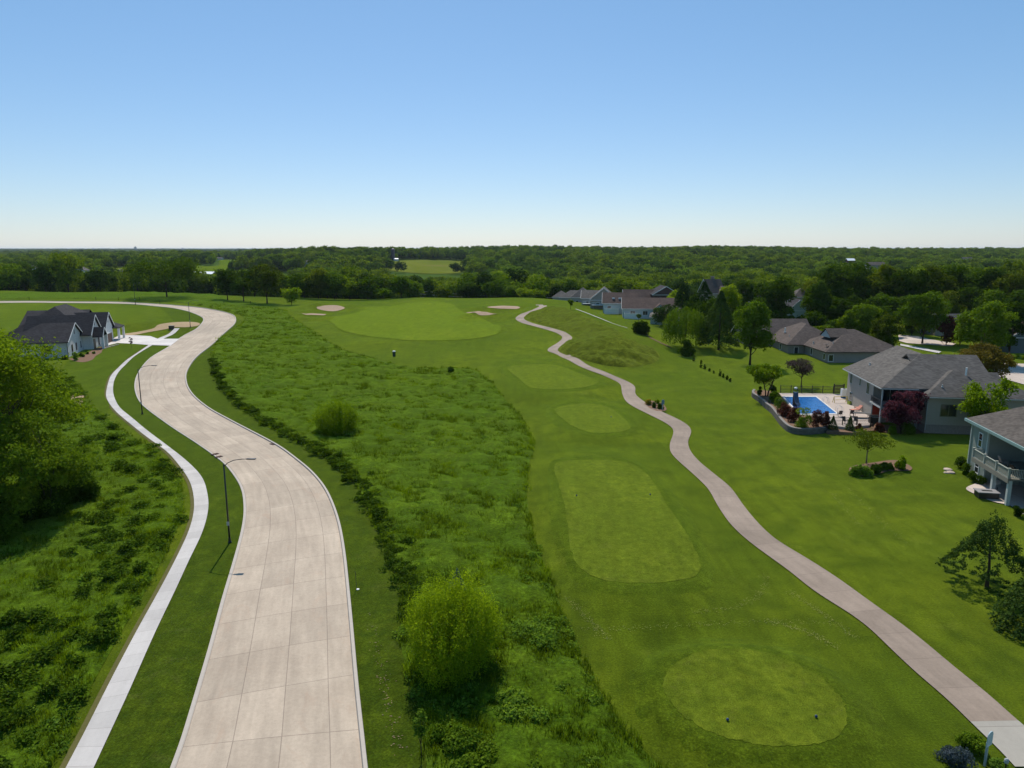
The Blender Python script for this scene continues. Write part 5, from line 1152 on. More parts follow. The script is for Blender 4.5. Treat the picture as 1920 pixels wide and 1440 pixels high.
# shrubs of the pool bed
for k, (px, by, tp, w, mt_, nm, lb, knd) in enumerate([(1453,755,733,24,'mid','shrub','round green shrub nearest the multi-stemmed tree','broad'),(1463,768,745,24,'mid','shrub','second round green shrub of the pool bed','broad'),(1472,780,754,26,'maroon','shrub','maroon shrub left of the pool water','broad'),(1487,790,762,26,'maroon','shrub','maroon and green shrub beside the lower pool corner','broad'),(1505,800,764,30,'light','shrub','largest bright green globe shrub of the pool bed','broad'),(1531,801,768,26,'maroon','shrub','dark red shrub right of the bright green globe','broad'),(1548,800,772,20,'maroon','shrub','small dark red shrub by the deck chairs','broad'),(1561,805,780,18,'needle','arborvitae','left one of two dark cone evergreens by the deck','cone'),(1593,806,781,17,'needle','arborvitae','right one of two dark cone evergreens by the deck','cone'),(1610,807,794,13,'maroon','shrub','low maroon shrub right of the cone evergreens','broad'),(1648,810,793,17,'maroon','shrub','low reddish shrub by the black grill','broad'),(1673,812,798,14,'mid','shrub','low green shrub under the plum tree','broad'),(1703,814,790,26,'dark','shrub','dark shrub at the foot of the plum tree','broad'),(1424,742,725,9,'dark','shrub','narrow dark shrub left of the multi-stemmed tree','broad'),(1448,737,722,13,'dark','shrub','dark shrub behind the multi-stemmed tree','broad')]):
    T(nm, px, by, tp, w, lb, kind=knd, n=1800, leaf=.085, mat=mt_, seed=100+k, base=0, cat='shrub', shape='egg', clump=.42, nclump=14, zb=.9 if px < 1600 else .5) if knd == 'broad' else T(nm, px, by, tp, w, lb, zb=.6, kind='cone', n=2600, leaf=.08, mat=mt_, seed=100+k, base=0, cat='shrub')
flat('planting_bed', gp([(1560,803),(1600,806),(1650,811),(1700,815),(1742,812),(1750,800),(1735,797),(1690,800),(1640,796),(1625,797),(1590,801)], 60), MT['mulch'], .14, 1.0)
flat('planting_bed', gp([(1592,885),(1600,875),(1640,868),(1680,864),(1708,876),(1704,884),(1670,884),(1640,892),(1610,894)], 60), MT['mulch'], .10, .8)
for k, (px, by, tp, w, mt_, lb) in enumerate([(1606,892,870,24,'weed','leafy low plant at the left end of the island bed'),(1625,892,874,26,'weed','leafy low plant under the thin airy tree'),(1642,889,870,22,'dark','third low plant of the island bed'),(1656,882,866,18,'dark','short dark plant right of the thin airy tree'),(1668,880,868,14,'mid','small green plant left of the golden shrub'),(1688,880,854,22,'gold','golden green upright shrub at the right end of the island bed')]):
    T('shrub', px, by, tp, w, lb, n=1300, leaf=.09, mat=mt_ if mt_ != 'gold' else 'yellow', seed=130+k, base=0, cat='shrub', shape='flat' if k < 5 else 'egg', nclump=10, clump=.5)
for k, (px, by, tp, w, mt_, lb) in enumerate([(1216,759,748,12,'gold','yellow flowering shrub beside the cart path'),(1226,765,754,9,'dark','small dark shrub between the yellow shrub and the tee sign'),(1233,757,749,11,'light','small light green shrub behind the tee sign bed'),(1238,767,756,12,'mid','round green shrub at the foot of the tee sign')]):
    T('shrub', px, by, tp, w, lb, n=900, leaf=.08, mat=mt_, seed=140+k, base=0, cat='shrub', nclump=9, clump=.5)
flat('planting_bed', gp([(1208,756),(1220,752),(1240,756),(1250,768),(1240,772),(1222,768)], 30), MT['mulch'], .08, .7)
T('shrub', 845, 699, 688, 14, 'small black-green bush on the far corner of the meadow', n=700, leaf=.14, mat='dark', seed=150, base=0, cat='shrub')
T('shrub', 632, 812, 748, 86, 'round yellow-green willow bush in the middle of the meadow', kind='shoot', n=22000, leaf=.09, mat='yellow', seed=151, base=0, cat='shrub')
# the big clump of upright stems near the camera
x_, y_ = P(845, 1262, 0.1)
for k, (dx, dy, hh, ww) in enumerate([(-1.25, .1, 5.3, 2.7), (.05, .35, 5.1, 2.6), (1.15, .5, 6.3, 2.9)]): pass
make_tree('willow_bush', x_, y_ + .5, 6.4, 6.2, 'big yellow-green willow bush with its dark shadow near the road', kind='shoot', n=60000, leaf=.06, mat='yellow', seed=152, base=.3, cat='tree', multi=5, rad=.05, lim=12)
T('blue_spruce', 858, 1118, 1068, 34, 'small blue spruce top behind the big willow bush', kind='cone', n=2200, leaf=.09, mat='blue', seed=153, base=.1, cat='tree', tiers=6)
T('sapling', 790, 1420, 1330, 26, 'slender sapling in the weeds at the bottom edge', n=500, leaf=.09, mat='weed', seed=154, base=.8, rad=.03)
# left foreground trees
make_tree('big_tree', -55.5, 70, 19.0, 19.0, 'huge light green tree filling the left edge', n=52000, leaf=.15, mat='light', seed=160, base=2.6, shape='oak', nclump=120, clump=.15, sprd=.9, jit=.3, multi=4, rad=.26, lim=26)
make_tree('tree', -46.5, 66, 10.5, 10, 'darker lower tree in front of the huge one, reaching the walk', n=20000, leaf=.14, mat='mid', seed=161, base=.6, shape='flat', nclump=60, clump=.18, sprd=.9, jit=.3, multi=3, rad=.14)
for k, (x, y, h, w, lb) in enumerate([(-48, 60.5, 4.6, 6, 'dark thicket bush under the left edge trees, nearest the camera'), (-46.5, 66.5, 4.4, 5, 'dark thicket bush at the right foot of the left edge trees'), (-50, 62.0, 6.5, 7, 'tall dark thicket bush at the left edge'), (-45.5, 71, 3.6, 4, 'thicket bush behind the darker lower tree')]):
    make_tree('thicket', x, y, h, w, lb, n=9000, leaf=.13, mat='dark', seed=165+k, base=0, cat='shrub', nclump=26, clump=.32)
# line of shrubs along the mown verge
ln = cr(G([(397,674),(403,704),(432,748),(462,771),(490,792),(520,808),(550,825),(580,842),(612,862),(640,884),(660,903),(680,932),(698,972),(716,1012),(735,1055),(752,1105),(757,1150),(752,1185)]), 60)
DITCH = cr(ln, 700); r_ = np.random.default_rng(3); protos = []
for s in range(5):
    V, Fc, cv, _ = crown_data(400+s, 1.0, 1.5, 0, 420, .11, 'flat', 8, clump=.5); protos.append(mesh_np('shrub', V, Fc, LF[('dark', 'mid', 'dark', 'grassd', 'dark')[s]], col=cv))
for k in range(60):
    if 0 < r_.uniform() < .12: continue
    p = ln[k] + r_.normal(size=2)*.6 + [.5, 0]; o = bpy.data.objects.new('shrub', protos[k % 5]); COL.objects.link(o); s = r_.uniform(.35, 1.0)
    o.location = (p[0], p[1], hz(*p)); o.scale = (s*r_.uniform(.8, 1.9), s*r_.uniform(.9, 1.6), s*r_.uniform(.6, 1.2)); o.rotation_euler = (0, 0, r_.uniform(0, 6.28))
    tag(o, 'low dark shrub, %s from the far bend in the line along the meadow edge' % ordn(k), 'shrub', 'shrubs along the meadow edge')
# bottom edge thicket and weeds of the right meadow
for k, (px, py, h, w, mt_, lb) in enumerate([(975,1330,.9,3.2,'weed','pale green leafy bush low in the meadow'),(1010,1185,.7,4.2,'weed','broad pale leafy bush right of the big willow bush'),(860,1395,1.0,3.6,'mid','dark leafy bush in front of the big willow bush'),(905,1425,.8,2.8,'mid','leafy bush at the bottom edge right of the dark one')]):
    x, y = P(px, py, .3); make_tree('bush', x, y, h, w, lb, n=3800, leaf=.09, mat=mt_, seed=180+k, base=0, cat='shrub', shape='flat', nclump=20, clump=.34)
make_tree('lavender', *G1(1790, 1430), .9, 1.7, 'violet flowering bush beside the white sign post', n=2600, leaf=.05, mat='flower', seed=190, base=0, cat='shrub', nclump=14, clump=.4)
make_tree('shrub', *G1(1818, 1405), .9, 1.3, 'green bush between the violet flowers and the sign post', n=2200, leaf=.06, mat='mid', seed=191, base=0, cat='shrub', nclump=12, clump=.42)
make_tree('shrub', *G1(1868, 1438), .5, 1.0, 'low green plant at the foot of the sign post', n=1400, leaf=.05, mat='weed', seed=192, base=0, cat='shrub', nclump=10, clump=.45)
# house beds
for k, (px, by, tp, w, mt_, lb) in enumerate([(142,676,660,11,'weed','spiky light green plant at the white brick house corner'),(151,668,662,6,'dark','tiny dark shrub next to the spiky plant'),(155,670,664,7,'dark','small round shrub in the brown bed of the white house'),(164,665,660,5,'dark','small dark shrub in the middle of the brown bed'),(176,664,660,5,'mid','small green shrub at the edge of the brown bed'),(122,674,666,12,'dark','dark shrub at the near corner of the white brick house')]):
    T('shrub', px, by, tp, w, lb, n=500, leaf=.12, mat=mt_, seed=200+k, base=0, cat='shrub', nclump=8, clump=.5)
T('young_tree', 247, 654, 632, 7, 'staked sapling on the lawn before the white house driveway', n=160, leaf=.12, mat='grey', seed=210, base=1.0, rad=.03)
for k, (px, by, tp, w, lb) in enumerate([(1800,878,856,22,'shrub behind the pale rocks at the sage house corner'),(1811,890,868,16,'middle shrub along the sage house wall'),(1824,904,884,18,'round clipped shrub by the sage house wall'),(1838,908,892,16,'last clipped shrub before the small patio'),(1908,968,948,18,'round shrub in the bed right of the larch'),(1925,975,955,18,'shrub cut by the right edge above the spruce')]):
    T('shrub', px, by, tp, w, lb, n=1200, leaf=.07, mat='mid' if k % 2 else 'dark', seed=220+k, base=0, cat='shrub', nclump=10, clump=.5)
for k, (px, by, tp, w, lb) in enumerate([(1760,671,662,12,'grey-green clipped shrub on the far street verge'),(1905,672,664,11,'clipped round shrub before the slate house'),(1920,675,666,9,'clipped round shrub at the right edge before the slate house')]):
    T('shrub', px, by, tp, w, lb, n=500, leaf=.12, mat='light', seed=230+k, base=0, cat='shrub', nclump=8, clump=.5)

# ================================================================ pool garden
def pz(px, py, z): return P(px, py, z)
DZ = .95
wall_px = [(1412,731.5),(1409.5,735),(1411,739),(1419,744),(1427,750),(1435,757.5),(1445,765),(1454,776),(1464,789),(1477,800),(1493,805),(1517,806),(1546,803.5),(1556,799)]
wl = cr(np.array([pz(px, py-2, DZ+.05) for px, py in wall_px]), 90)
e = empty('retaining_wall', (0, 0, 0), 0, 'curved low wall of stacked blocks around the pool garden', 'wall')
def strip_wall(line, w, z0, z1, mat, name, par):
    a, b = line, side(line, -w); n = len(line)
    c = np.mean(np.vstack([pz(1520, 760, 1)]), axis=0)
    V = np.vstack([np.c_[a, np.full(n, z0)], np.c_[a, np.full(n, z1)], np.c_[b, np.full(n, z1)], np.c_[b, np.full(n, z0)]]); q = np.arange(4*n).reshape(4, n)
    Fc = np.stack([q[:-1, :-1], q[:-1, 1:], q[1:, 1:], q[1:, :-1]], -1).reshape(-1, 4); link(bpy.data.objects.new(name, mesh_np(name, V, Fc, mat)), par)
strip_wall(wl, -.32, -.4, DZ, BLOCK, 'block_course', e); strip_wall(side(wl, .04), -.40, DZ, DZ+.07, plain('cap_stone_grey', (.22, .20, .18), .9, .1, var=.2), 'cap_stone', e)
bed = np.vstack([side(wl, .3)[3:-3], [pz(1562, 790, .9), pz(1540, 778, .9), pz(1520, 772, .9), pz(1500, 770, .9), pz(1470, 745, .9), pz(1460, 736, .9), pz(1430, 731, .9)]])
m = MB(); m.prism([tuple(p) for p in bed], -.3, .90); tag(m.build('planting_bed', MT['mulch']), kind='structure')
m = MB(); m.prism([pz(1550,799,.6), pz(1634,797,.6), pz(1646,806,.6), pz(1600,811,.6), pz(1550,808,.6)], -.3, .6); tag(m.build('planting_bed', MT['mulch']), kind='structure')
deck = [pz(1461,737,DZ), pz(1500,737,DZ), pz(1590,738.5,DZ), pz(1596,752,DZ), pz(1640,783,DZ), pz(1630,797,DZ), pz(1585,801,DZ), pz(1556,797,DZ), pz(1540,781,DZ), pz(1500,778,DZ), pz(1480,760,DZ)]
m = MB(); m.prism([tuple(p) for p in deck], -.3, DZ); tag(m.build('pool_deck', plain('pool_deck_concrete', (.43, .36, .315), .85, .1, var=.1, vs_=1.5)), kind='structure')
W4 = [pz(1470,744,1), pz(1530,744,1), pz(1569,775,1), pz(1500,776,1)]
e = empty('swimming_pool', (0, 0, 0), 0, 'bright blue rectangular swimming pool with pale coping', 'pool')
c4 = np.mean(W4, axis=0); out = [tuple(c4 + (np.array(p)-c4)*1.07) for p in W4]
m = MB(); n4 = 4
for i in range(4):
    a, b, c, d = out[i], out[(i+1) % 4], W4[(i+1) % 4], W4[i]; m.prism([a, b, tuple(c), tuple(d)], DZ-.1, DZ+.06)
m.build('coping', plain('pool_coping', (.62, .60, .58), .7), e)
t = NT('pool_water'); p = t.pos(); c = t.mix(t.noise(.6, 4, .6, p), (.003, .065, .25), (.012, .15, .42)); t.bsdf(c, .18, .35, t.bump(t.noise(2.2, 3, .6, p), .5, .08))
m = MB(); m.prism([tuple(c4 + (np.array(q)-c4)*.995) for q in W4], DZ-.2, DZ+.015); m.build('water', t.m, e)
def fence(name, a, b, n, h, label, mat, pick=.13, rails=(.12, .55, 1.0)):
    a = Vector((a[0], a[1], DZ)); b = Vector((b[0], b[1], DZ)); e = empty(name, a, 0, label, 'fence'); d = b - a
    r = MB(); [r.bar(Vector((0, 0, h*f)), d + Vector((0, 0, h*f)), .045) for f in rails[-2:] + rails[:1]]; k = int(d.length/pick)
    for i in range(1, k): q = d*(i/k); r.bar(q + Vector((0, 0, .08)), q + Vector((0, 0, h)), .018)
    r.build('picket_panel', mat, e)
    for i in range(n+1): q = d*(i/n); m = MB(); m.box(q.x-.05, q.x+.05, q.y-.05, q.y+.05, -.9, h+.12); m.box(q.x-.07, q.x+.07, q.y-.07, q.y+.07, h+.12, h+.16); m.build('fence_post', mat, e)
fence('metal_fence', pz(1463,736.5,DZ), pz(1562,738,DZ), 5, 1.25, 'thin black metal fence behind the pool', BLACK)
fence('metal_fence', pz(1553,797,DZ), pz(1632,797,DZ), 3, 1.15, 'black metal fence between the deck chairs and the cone evergreens', BLACK)
e = empty('gate', (*pz(1563,738,DZ), DZ), R(2), 'dark slatted wooden gate next to the pool house', 'gate'); m = MB()
for k in range(6): m.box(0, 1.7, -.03, .03, .1+k*.26, .1+k*.26+.17)
m.build('slat_panel', plain('dark_wood', (.055, .035, .025), .8), e)
for x in (0, 1.75): m = MB(); m.box(x-.08, x+.08, -.08, .08, -.2, 1.75); m.build('gate_post', BLACK, e)
# pool slide
x, y = pz(1491, 762, DZ); e = empty('pool_slide', (x, y, DZ), R(-15), 'dark pool slide with pale top standing over the pool corner', 'pool slide'); m = MB()
pts = [(0, .9, 2.2), (0, .4, 2.1), (0, -.2, 1.5), (.1, -.9, .8), (.3, -1.5, .45)]
for s in (-.3, .3): m.tube([(s+a, b, c+.15) for a, b, c in pts], .06, 6)
for q in range(4): a, b = Vector(pts[q]), Vector(pts[q+1]); m.bar(a, b, .6, .06)
m.build('chute', plain('slide_dark_blue', (.03, .05, .09), .3, .5), e); m = MB()
for s in (-.3, .3): m.bar((s, 1.2, -.1), (s, .9, 2.9), .07)
for q in range(8): m.bar((-.3, 1.2-q*.035, .25+q*.26), (.3, 1.2-q*.035, .25+q*.26), .05)
m.build('ladder', BLACK, e); m = MB(); m.box(-.35, .35, .5, 1.0, -.1, 1.9); m.build('pedestal', plain('slide_base', (.06, .055, .06), .6), e); m = MB(); m.lathe([(.05, 0), (.22, .02), (.25, .2), (.12, .32)], (0, .95, 2.7), 12); m.build('top_cap', WHITE, e)
def lounge(px, py, rz, label, cm):
    x, y = pz(px, py, DZ); e = empty('sun_lounger', (x, y, DZ), rz, label, 'sun lounger', 'sun loungers by the pool'); m = MB(); m.box(-.32, .32, -.9, .45, .32, .42); m.build('seat_cushion', cm, e)
    m = MB(); a = Vector((0, .45, .4)); b = Vector((0, 1.05, .95)); m.bar(a, b, .64, .1); m.build('back_cushion', cm, e); m = MB(); m.bar((-.33, -.95, .3), (-.33, .5, .3), .05); m.bar((.33, -.95, .3), (.33, .5, .3), .05); m.build('frame', WHITE, e)
    for sx in (-.3, .3):
        for sy in (-.8, .4): m = MB(); m.bar((sx, sy, 0), (sx, sy, .3), .05); m.build('leg', WHITE, e)
pk = plain('pink_cushion', (.55, .24, .18), .85, .1)
lounge(1613, 768, R(-75), 'pink cushioned sun lounger nearer the house wall', pk); lounge(1604, 772, R(-75), 'pink cushioned sun lounger nearer the pool', pk)
ym = plain('yellow_paint', (.55, .42, .05), .5)
x, y = pz(1563, 755, DZ); e = empty('rail_stand', (x, y, DZ), R(10), 'yellow tubular rack on the pool deck', 'rack')
for q in ((0, 0), (2.4, 0)): m = MB(); m.bar((q[0], q[1]-.3, 0), (q[0], q[1], 1.0), .06); m.bar((q[0], q[1]+.3, 0), (q[0], q[1], 1.0), .06); m.build('leg', ym, e)
m = MB(); m.bar((0, 0, 1.0), (2.4, 0, 1.0), .07); m.bar((0, -.15, .5), (2.4, -.15, .5), .05); m.build('rail', ym, e)
for k, (px, py, lb) in enumerate([(1548, 754, 'curved white pool handrail at the back of the water'), (1574, 771, 'curved white pool handrail near the lower pool corner')]):
    x, y = pz(px, py, DZ); e = empty('handrail', (x, y, DZ), R(0), lb, 'handrail')
    for s in (-.3, .3): m = MB(); m.tube([(-.5, s, 0), (-.45, s, .7), (-.1, s, .9), (.3, s, .8), (.5, s, -.1)], .028, 6); m.build('rail', WHITE, e)
x, y = pz(1599, 758, DZ); e = empty('deck_box', (x, y, DZ), R(5), 'yellow-green storage box with dark lid by the house wall', 'box'); m = MB(); m.box(-.8, .8, -.35, .35, 0, .55); m.build('box_body', plain('lime_plastic', (.35, .42, .05), .5), e); m = MB(); m.box(-.72, .72, -.3, .3, .55, .62); m.build('lid', BLACK, e)
x, y = pz(1581, 746, DZ); e = empty('pool_heater', (x, y, DZ), 0, 'white and blue pool heater cabinet beside the wooden gate', 'heater'); m = MB(); m.box(-.4, .4, -.35, .35, .35, 1.6); m.build('cabinet', WHITE, e); m = MB(); m.lathe([(.42, 0), (.42, .35), (.3, .4)], n=14); m.build('tank_base', plain('blue_plastic', (.02, .09, .2), .4), e); m = MB(); m.lathe([(.25, 1.6), (.25, 1.66), (.1, 1.7)], n=14); m.build('fan_cap', BLACK, e)
def chair(px, py, rz, label, z=DZ, mat=None, cat='chair'):
    x, y = pz(px, py, z); e = empty('patio_chair', (x, y, z), rz, label, cat, 'dark patio chairs'); mt_ = mat or BRONZE
    m = MB(); m.box(-.27, .27, -.27, .27, .40, .46); m.build('seat', mt_, e); m = MB(); m.bar((0, .27, .42), (0, .38, 1.0), .52, .05); m.build('backrest', mt_, e)
    for sx in (-.25, .25):
        m = MB(); m.bar((sx, -.2, .65), (sx, .3, .65), .05); m.build('armrest', mt_, e)
        for sy in (-.24, .24): m = MB(); m.bar((sx, sy, 0), (sx, sy, .65 if sy < 0 else .45), .04); m.build('leg', mt_, e)
for a in ((1549, 782, R(170), 'dark chair at the lower pool corner, left of its pair'), (1574, 781, R(180), 'dark chair at the lower pool corner, right of its pair'), (1584, 794, R(10), 'dark chair between the two cone evergreens'), (1604, 794, R(-20), 'dark chair just left of the long patio table'), (1597, 780, R(160), 'dark chair behind the long patio table')): chair(*a)
x, y = pz(1615, 783, DZ); e = empty('patio_table', (x, y, DZ), R(-8), 'long dark patio table by the house wall', 'table'); m = MB(); m.box(-1.2, 1.2, -.5, .5, .7, .75); m.build('tabletop', plain('grey_table', (.10, .10, .10), .4), e)
for sx in (-1.05, 1.05):
    for sy in (-.4, .4): m = MB(); m.bar((sx, sy, 0), (sx, sy, .7), .05); m.build('leg', BRONZE, e)
x, y = pz(1639, 793, DZ); e = empty('grill', (x, y, DZ), R(-8), 'black covered grill at the corner of the pool deck', 'grill'); m = MB(); m.box(-.75, .75, -.3, .3, .05, .9); m.build('cabinet', BLACK, e); m = MB(); m.tube([(-.7, 0, .95), (.7, 0, .95)], .3, 14); m.build('hood', BLACK, e); m = MB(); m.bar((-.5, -.33, .95), (.5, -.33, .95), .04); m.build('handle', GREYT, e)
# basketball hoop behind the roof
x, z = PY(1819, 690, 116); e = empty('basketball_hoop', (x, 116, z - 3.05), R(10), 'basketball hoop with white framed clear backboard behind the pool house roof', 'basketball hoop'); m = MB()
for a, b in (((-.95, 0, 2.9), (.95, 0, 2.9)), ((-.95, 0, 4.0), (.95, 0, 4.0)), ((-.95, 0, 2.9), (-.95, 0, 4.0)), ((.95, 0, 2.9), (.95, 0, 4.0))): m.bar(a, b, .08)
for a, b in (((-.3, -.02, 3.1), (.3, -.02, 3.1)), ((-.3, -.02, 3.55), (.3, -.02, 3.55)), ((-.3, -.02, 3.1), (-.3, -.02, 3.55)), ((.3, -.02, 3.1), (.3, -.02, 3.55))): m.bar(a, b, .05)
m.build('backboard_frame', WHITE, e); m = MB(); m.box(-.92, .92, .01, .025, 2.93, 3.97); m.build('backboard', GLASS, e); m = MB(); m.tube([(.22*math.cos(a), -.3+.22*math.sin(a), 3.05) for a in np.linspace(0, 6.28, 17)], .02, 6); m.build('rim', plain('orange_rim', (.6, .12, .03), .5), e); m = MB(); m.bar((0, .9, -1), (0, .9, 3.0), .15); m.bar((0, .9, 2.9), (0, .1, 3.4), .1); m.build('pole', BLACK, e)
x, y = pz(1724, 776, 1.6); e = empty('water_barrel', (x, y, 1.0), 0, 'small teal barrel by the pool house wall behind the plum tree', 'barrel'); m = MB(); m.lathe([(.3, 0), (.36, .4), (.3, .85)], n=14); m.build('barrel_body', plain('teal_plastic', (.03, .16, .20), .4), e); m = MB(); m.lathe([(.32, .85), (.32, .9), (.05, .93)], n=14); m.build('lid', plain('teal_lid', (.02, .10, .13), .4), e)

# ================================================================ sage house patio
flat('patio', cr(G([(1811,918),(1826,909),(1846,905),(1870,905),(1930,915),(1990,950),(1950,985),(1900,952),(1862,942),(1835,931)]), 60, True), MT['street'], .10, .8)
x, y = G1(1848, 936); e = empty('fire_table', (x+.3, y+.4, hz(x, y)+.1), R(-11), 'black square fire table with grey stone top on the patio', 'fire table'); m = MB(); m.box(-.95, .95, -.6, .6, 0, .62); m.build('base', BLACK, e); m = MB(); m.box(-1.05, 1.05, -.7, .7, .62, .70); m.build('tabletop', plain('grey_stone', (.25, .24, .24), .5), e); m = MB(); m.box(-.5, .5, -.15, .15, .70, .73); m.build('burner_tray', BLACK, e)
x, y = G1(1865, 922); e = empty('grill', (x, y, .1), R(30), 'white lidded grill behind the fire table', 'grill'); m = MB(); m.tube([(-.45, 0, .95), (.45, 0, .95)], .27, 12); m.build('lid', WHITE, e); m = MB(); m.box(-.5, .5, -.25, .25, .55, .85); m.build('firebox', GREYT, e)
for sx in (-.45, .45): m = MB(); m.bar((sx, 0, 0), (sx, 0, .6), .08); m.build('leg', BLACK, e)
for k, (lx, ly, rz, lb) in enumerate([(1.6, -6.6, R(80), 'pale reclining chair on the covered upper deck'), (1.4, -9.6, R(100), 'dark chair farther along the covered upper deck')]):
    c, s = math.cos(R(-11.5)), math.sin(R(-11.5)); X, Y = 53.2 + lx*c - ly*s, 81.0 + lx*s + ly*c
    e = empty('deck_chair', (X, Y, 2.9), rz, lb, 'chair'); mt_ = plain('pale_chair', (.30, .25, .22), .7) if k == 0 else BRONZE
    m = MB(); m.box(-.3, .3, -.3, .3, .38, .44); m.build('seat', mt_, e); m = MB(); m.bar((0, .28, .4), (0, .55, 1.05), .55, .06); m.build('backrest', mt_, e)
    for sx in (-.27, .27): m = MB(); m.bar((sx, -.35, .02), (sx, .45, .02), .05); m.bar((sx, -.28, 0), (sx, -.28, .6), .05); m.bar((sx, -.3, .6), (sx, .35, .62), .06); m.build('side_frame', mt_, e)
def rock(px, py, s, label, mat, z=None, grp=None):
    x, y = G1(px, py); r = np.random.default_rng(int(px*7+py)); import bmesh
    bm = bmesh.new(); bmesh.ops.create_icosphere(bm, subdivisions=2, radius=s)
    for v in bm.verts: v.co *= 1 + r.normal()*.06; v.co.z *= .5; v.co.x *= 1.25
    me = bpy.data.meshes.new('rock'); bm.to_mesh(me); bm.free(); me.materials.append(mat); o = bpy.data.objects.new('rock', me); COL.objects.link(o); o.location = (x, y, hz(x, y)+s*.15); o.rotation_euler = (0, 0, r.uniform(0, 3)); tag(o, label, 'rock', grp)
pr = plain('pale_rock', (.45, .36, .29), .9, .1, var=.3); gr = plain('grey_rock', (.22, .20, .18), .9, .1, var=.3)
rock(1778, 882, .45, 'upper pale rock at the sage house bed', pr); rock(1783, 887, .38, 'lower pale rock at the sage house bed', pr); rock(1774, 887, .25, 'smallest pale rock left of the other two', pr)
for k in range(7): rock(196+k*4, 653.5-k*1.1, .42, 'grey boulder beside the white house front walk, %s from the left' % ORD[k], gr, grp='boulders beside the front walk')
rock(176, 662, .5, 'flat grey rock in the brown bed of the white house', gr)
# ================================================================ street lamps and small objects
def lamp_proto():
    e = empty('street_lamp', (0, 0, 0)); m = MB(); m.tube([(0, 0, .0), (0, 0, 7.3)], [.085, .06], 10); m.build('pole', BLACK, e, True)
    m = MB(); m.lathe([(.17, -.05), (.17, .12), (.12, .2), (.10, .5)], n=12); m.build('base_cover', BLACK, e)
    m = MB(); m.tube([(0, 0, 7.15), (.35, 0, 7.5), (.9, 0, 7.75), (1.7, 0, 7.86), (2.1, 0, 7.86)], .035, 8); m.build('arm', BLACK, e, True)
    m = MB(); m.box(2.05, 2.35, -.07, .07, 7.82, 7.92); m.box(2.3, 2.85, -.15, .15, 7.83, 7.90); m.build('lamp_head', BLACK, e)
    m = MB(); m.lathe([(.07, 7.3), (.07, 7.36), (.01, 7.4)], n=10); m.build('finial', BLACK, e); m = MB(); m.box(-.1, .1, -.13, -.07, 1.7, 2.05); m.build('access_panel', GREYT, e); return e
lp = lamp_proto()
for k, (px, py, rz, lb) in enumerate([(431, 1018, 0, 'black street lamp nearest the camera, between walk and road'), (267, 777, R(8), 'black street lamp at the inner bend of the road'), (357, 614, R(25), 'black street lamp beside the bare soil patch'), (254, 571.5, R(-10), 'black street lamp farthest away, in front of the wood')]):
    o = lp if k == 0 else copy_tree(lp); x, y = G1(px, py); o.location = (x, y, hz(x, y)); o.rotation_euler = (0, 0, rz); tag(o, lb, 'street lamp', 'street lamps along the road')
x, y = G1(739, 668); e = empty('bin', (x, y, hz(x, y)), 0, 'small dark bin with white lid on the mown grass before the fairway', 'bin'); m = MB(); m.lathe([(.33, 0), (.36, 1.05)], n=16); m.build('bin_body', plain('dark_green_plastic', (.03, .05, .035), .6), e); m = MB(); m.lathe([(.38, 1.05), (.36, 1.2), (.2, 1.3)], n=16); m.build('lid', WHITE, e)
x, y = G1(322, 617); e = empty('utility_box', (x, y, hz(x, y)), R(14), 'dark utility box at the end of the sidewalk', 'utility box'); m = MB(); m.box(-.7, .7, -.5, .5, 0, .95); m.build('cabinet', BRONZE, e); m = MB(); m.box(-.76, .76, -.56, .56, .95, 1.03); m.build('lid', plain('grey_green_lid', (.14, .13, .10), .6), e)
x, y = G1(671, 1106); e = empty('marker_stake', (x, y, hz(x, y)), 0, 'thin black stake over a white cap on the mown verge', 'stake'); m = MB(); m.tube([(-.12, .1, 0), (-.2, .3, 1.35)], .022, 6); m.build('stake', BLACK, e); m = MB(); m.lathe([(.12, 0), (.12, .07), (.08, .09)], n=14); m.build('cap', WHITE, e)
for k, (px, py, lb) in enumerate([(1364, 1353, 'blue tee marker on the nearest tee, left one'), (1530, 1347, 'blue tee marker on the nearest tee, right one'), (1081, 931, 'dark tee marker on the long tee, left one'), (1219, 929, 'dark tee marker on the long tee, right one'), (1146, 783, 'dark tee marker on the small rounded tee')]):
    x, y = G1(px, py); e = empty('tee_marker', (x, y, hz(x, y)+.07), 0, lb, 'tee marker'); m = MB(); m.lathe([(.02, 0), (.07, .02), (.085, .08), (.055, .13), (.01, .15)], n=12); m.build('ball', plain('blue_marker', (.01, .04, .12), .3), e); m = MB(); m.lathe([(.02, -.08), (.02, .01)], n=6); m.build('spike', BLACK, e)
def tee_sign(x, y, rz, label, h, w, col):
    e = empty('tee_sign', (x, y, hz(x, y)), rz, label, 'sign'); m = MB(); m.box(-.05, .05, -.05, .05, -.3, h*.99); m.build('post', plain('sign_post', (.32, .36, .36), .6), e); m = MB(); hh = .62
    pts = [(-w/2, h-.15), (w/2, h-.15), (w/2, h+hh*.7)] + [(w/2*math.cos(a), h+hh*.7+w*.42*math.sin(a)) for a in np.linspace(.25, PI-.25, 9)] + [(-w/2, h+hh*.7)]
    n = len(pts); m.add([(a, -.09, b) for a, b in pts] + [(a, -.055, b) for a, b in pts], [tuple(range(n)), tuple(range(n, 2*n))[::-1]] + [(i+n, (i+1) % n + n, (i+1) % n, i) for i in range(n)]); m.build('sign_board', col, e)
x, y = P(1846, 1436, 0); tee_sign(x, y, R(32), 'pale blue-white tee sign with rounded top at the lower right', 1.35, .55, plain('pale_sign', (.40, .50, .54), .5))
x, y = G1(1242, 770); tee_sign(x, y, R(25), 'blue-grey tee sign beside the cart path flower bed', 1.2, .55, plain('blue_sign', (.14, .22, .28), .5))
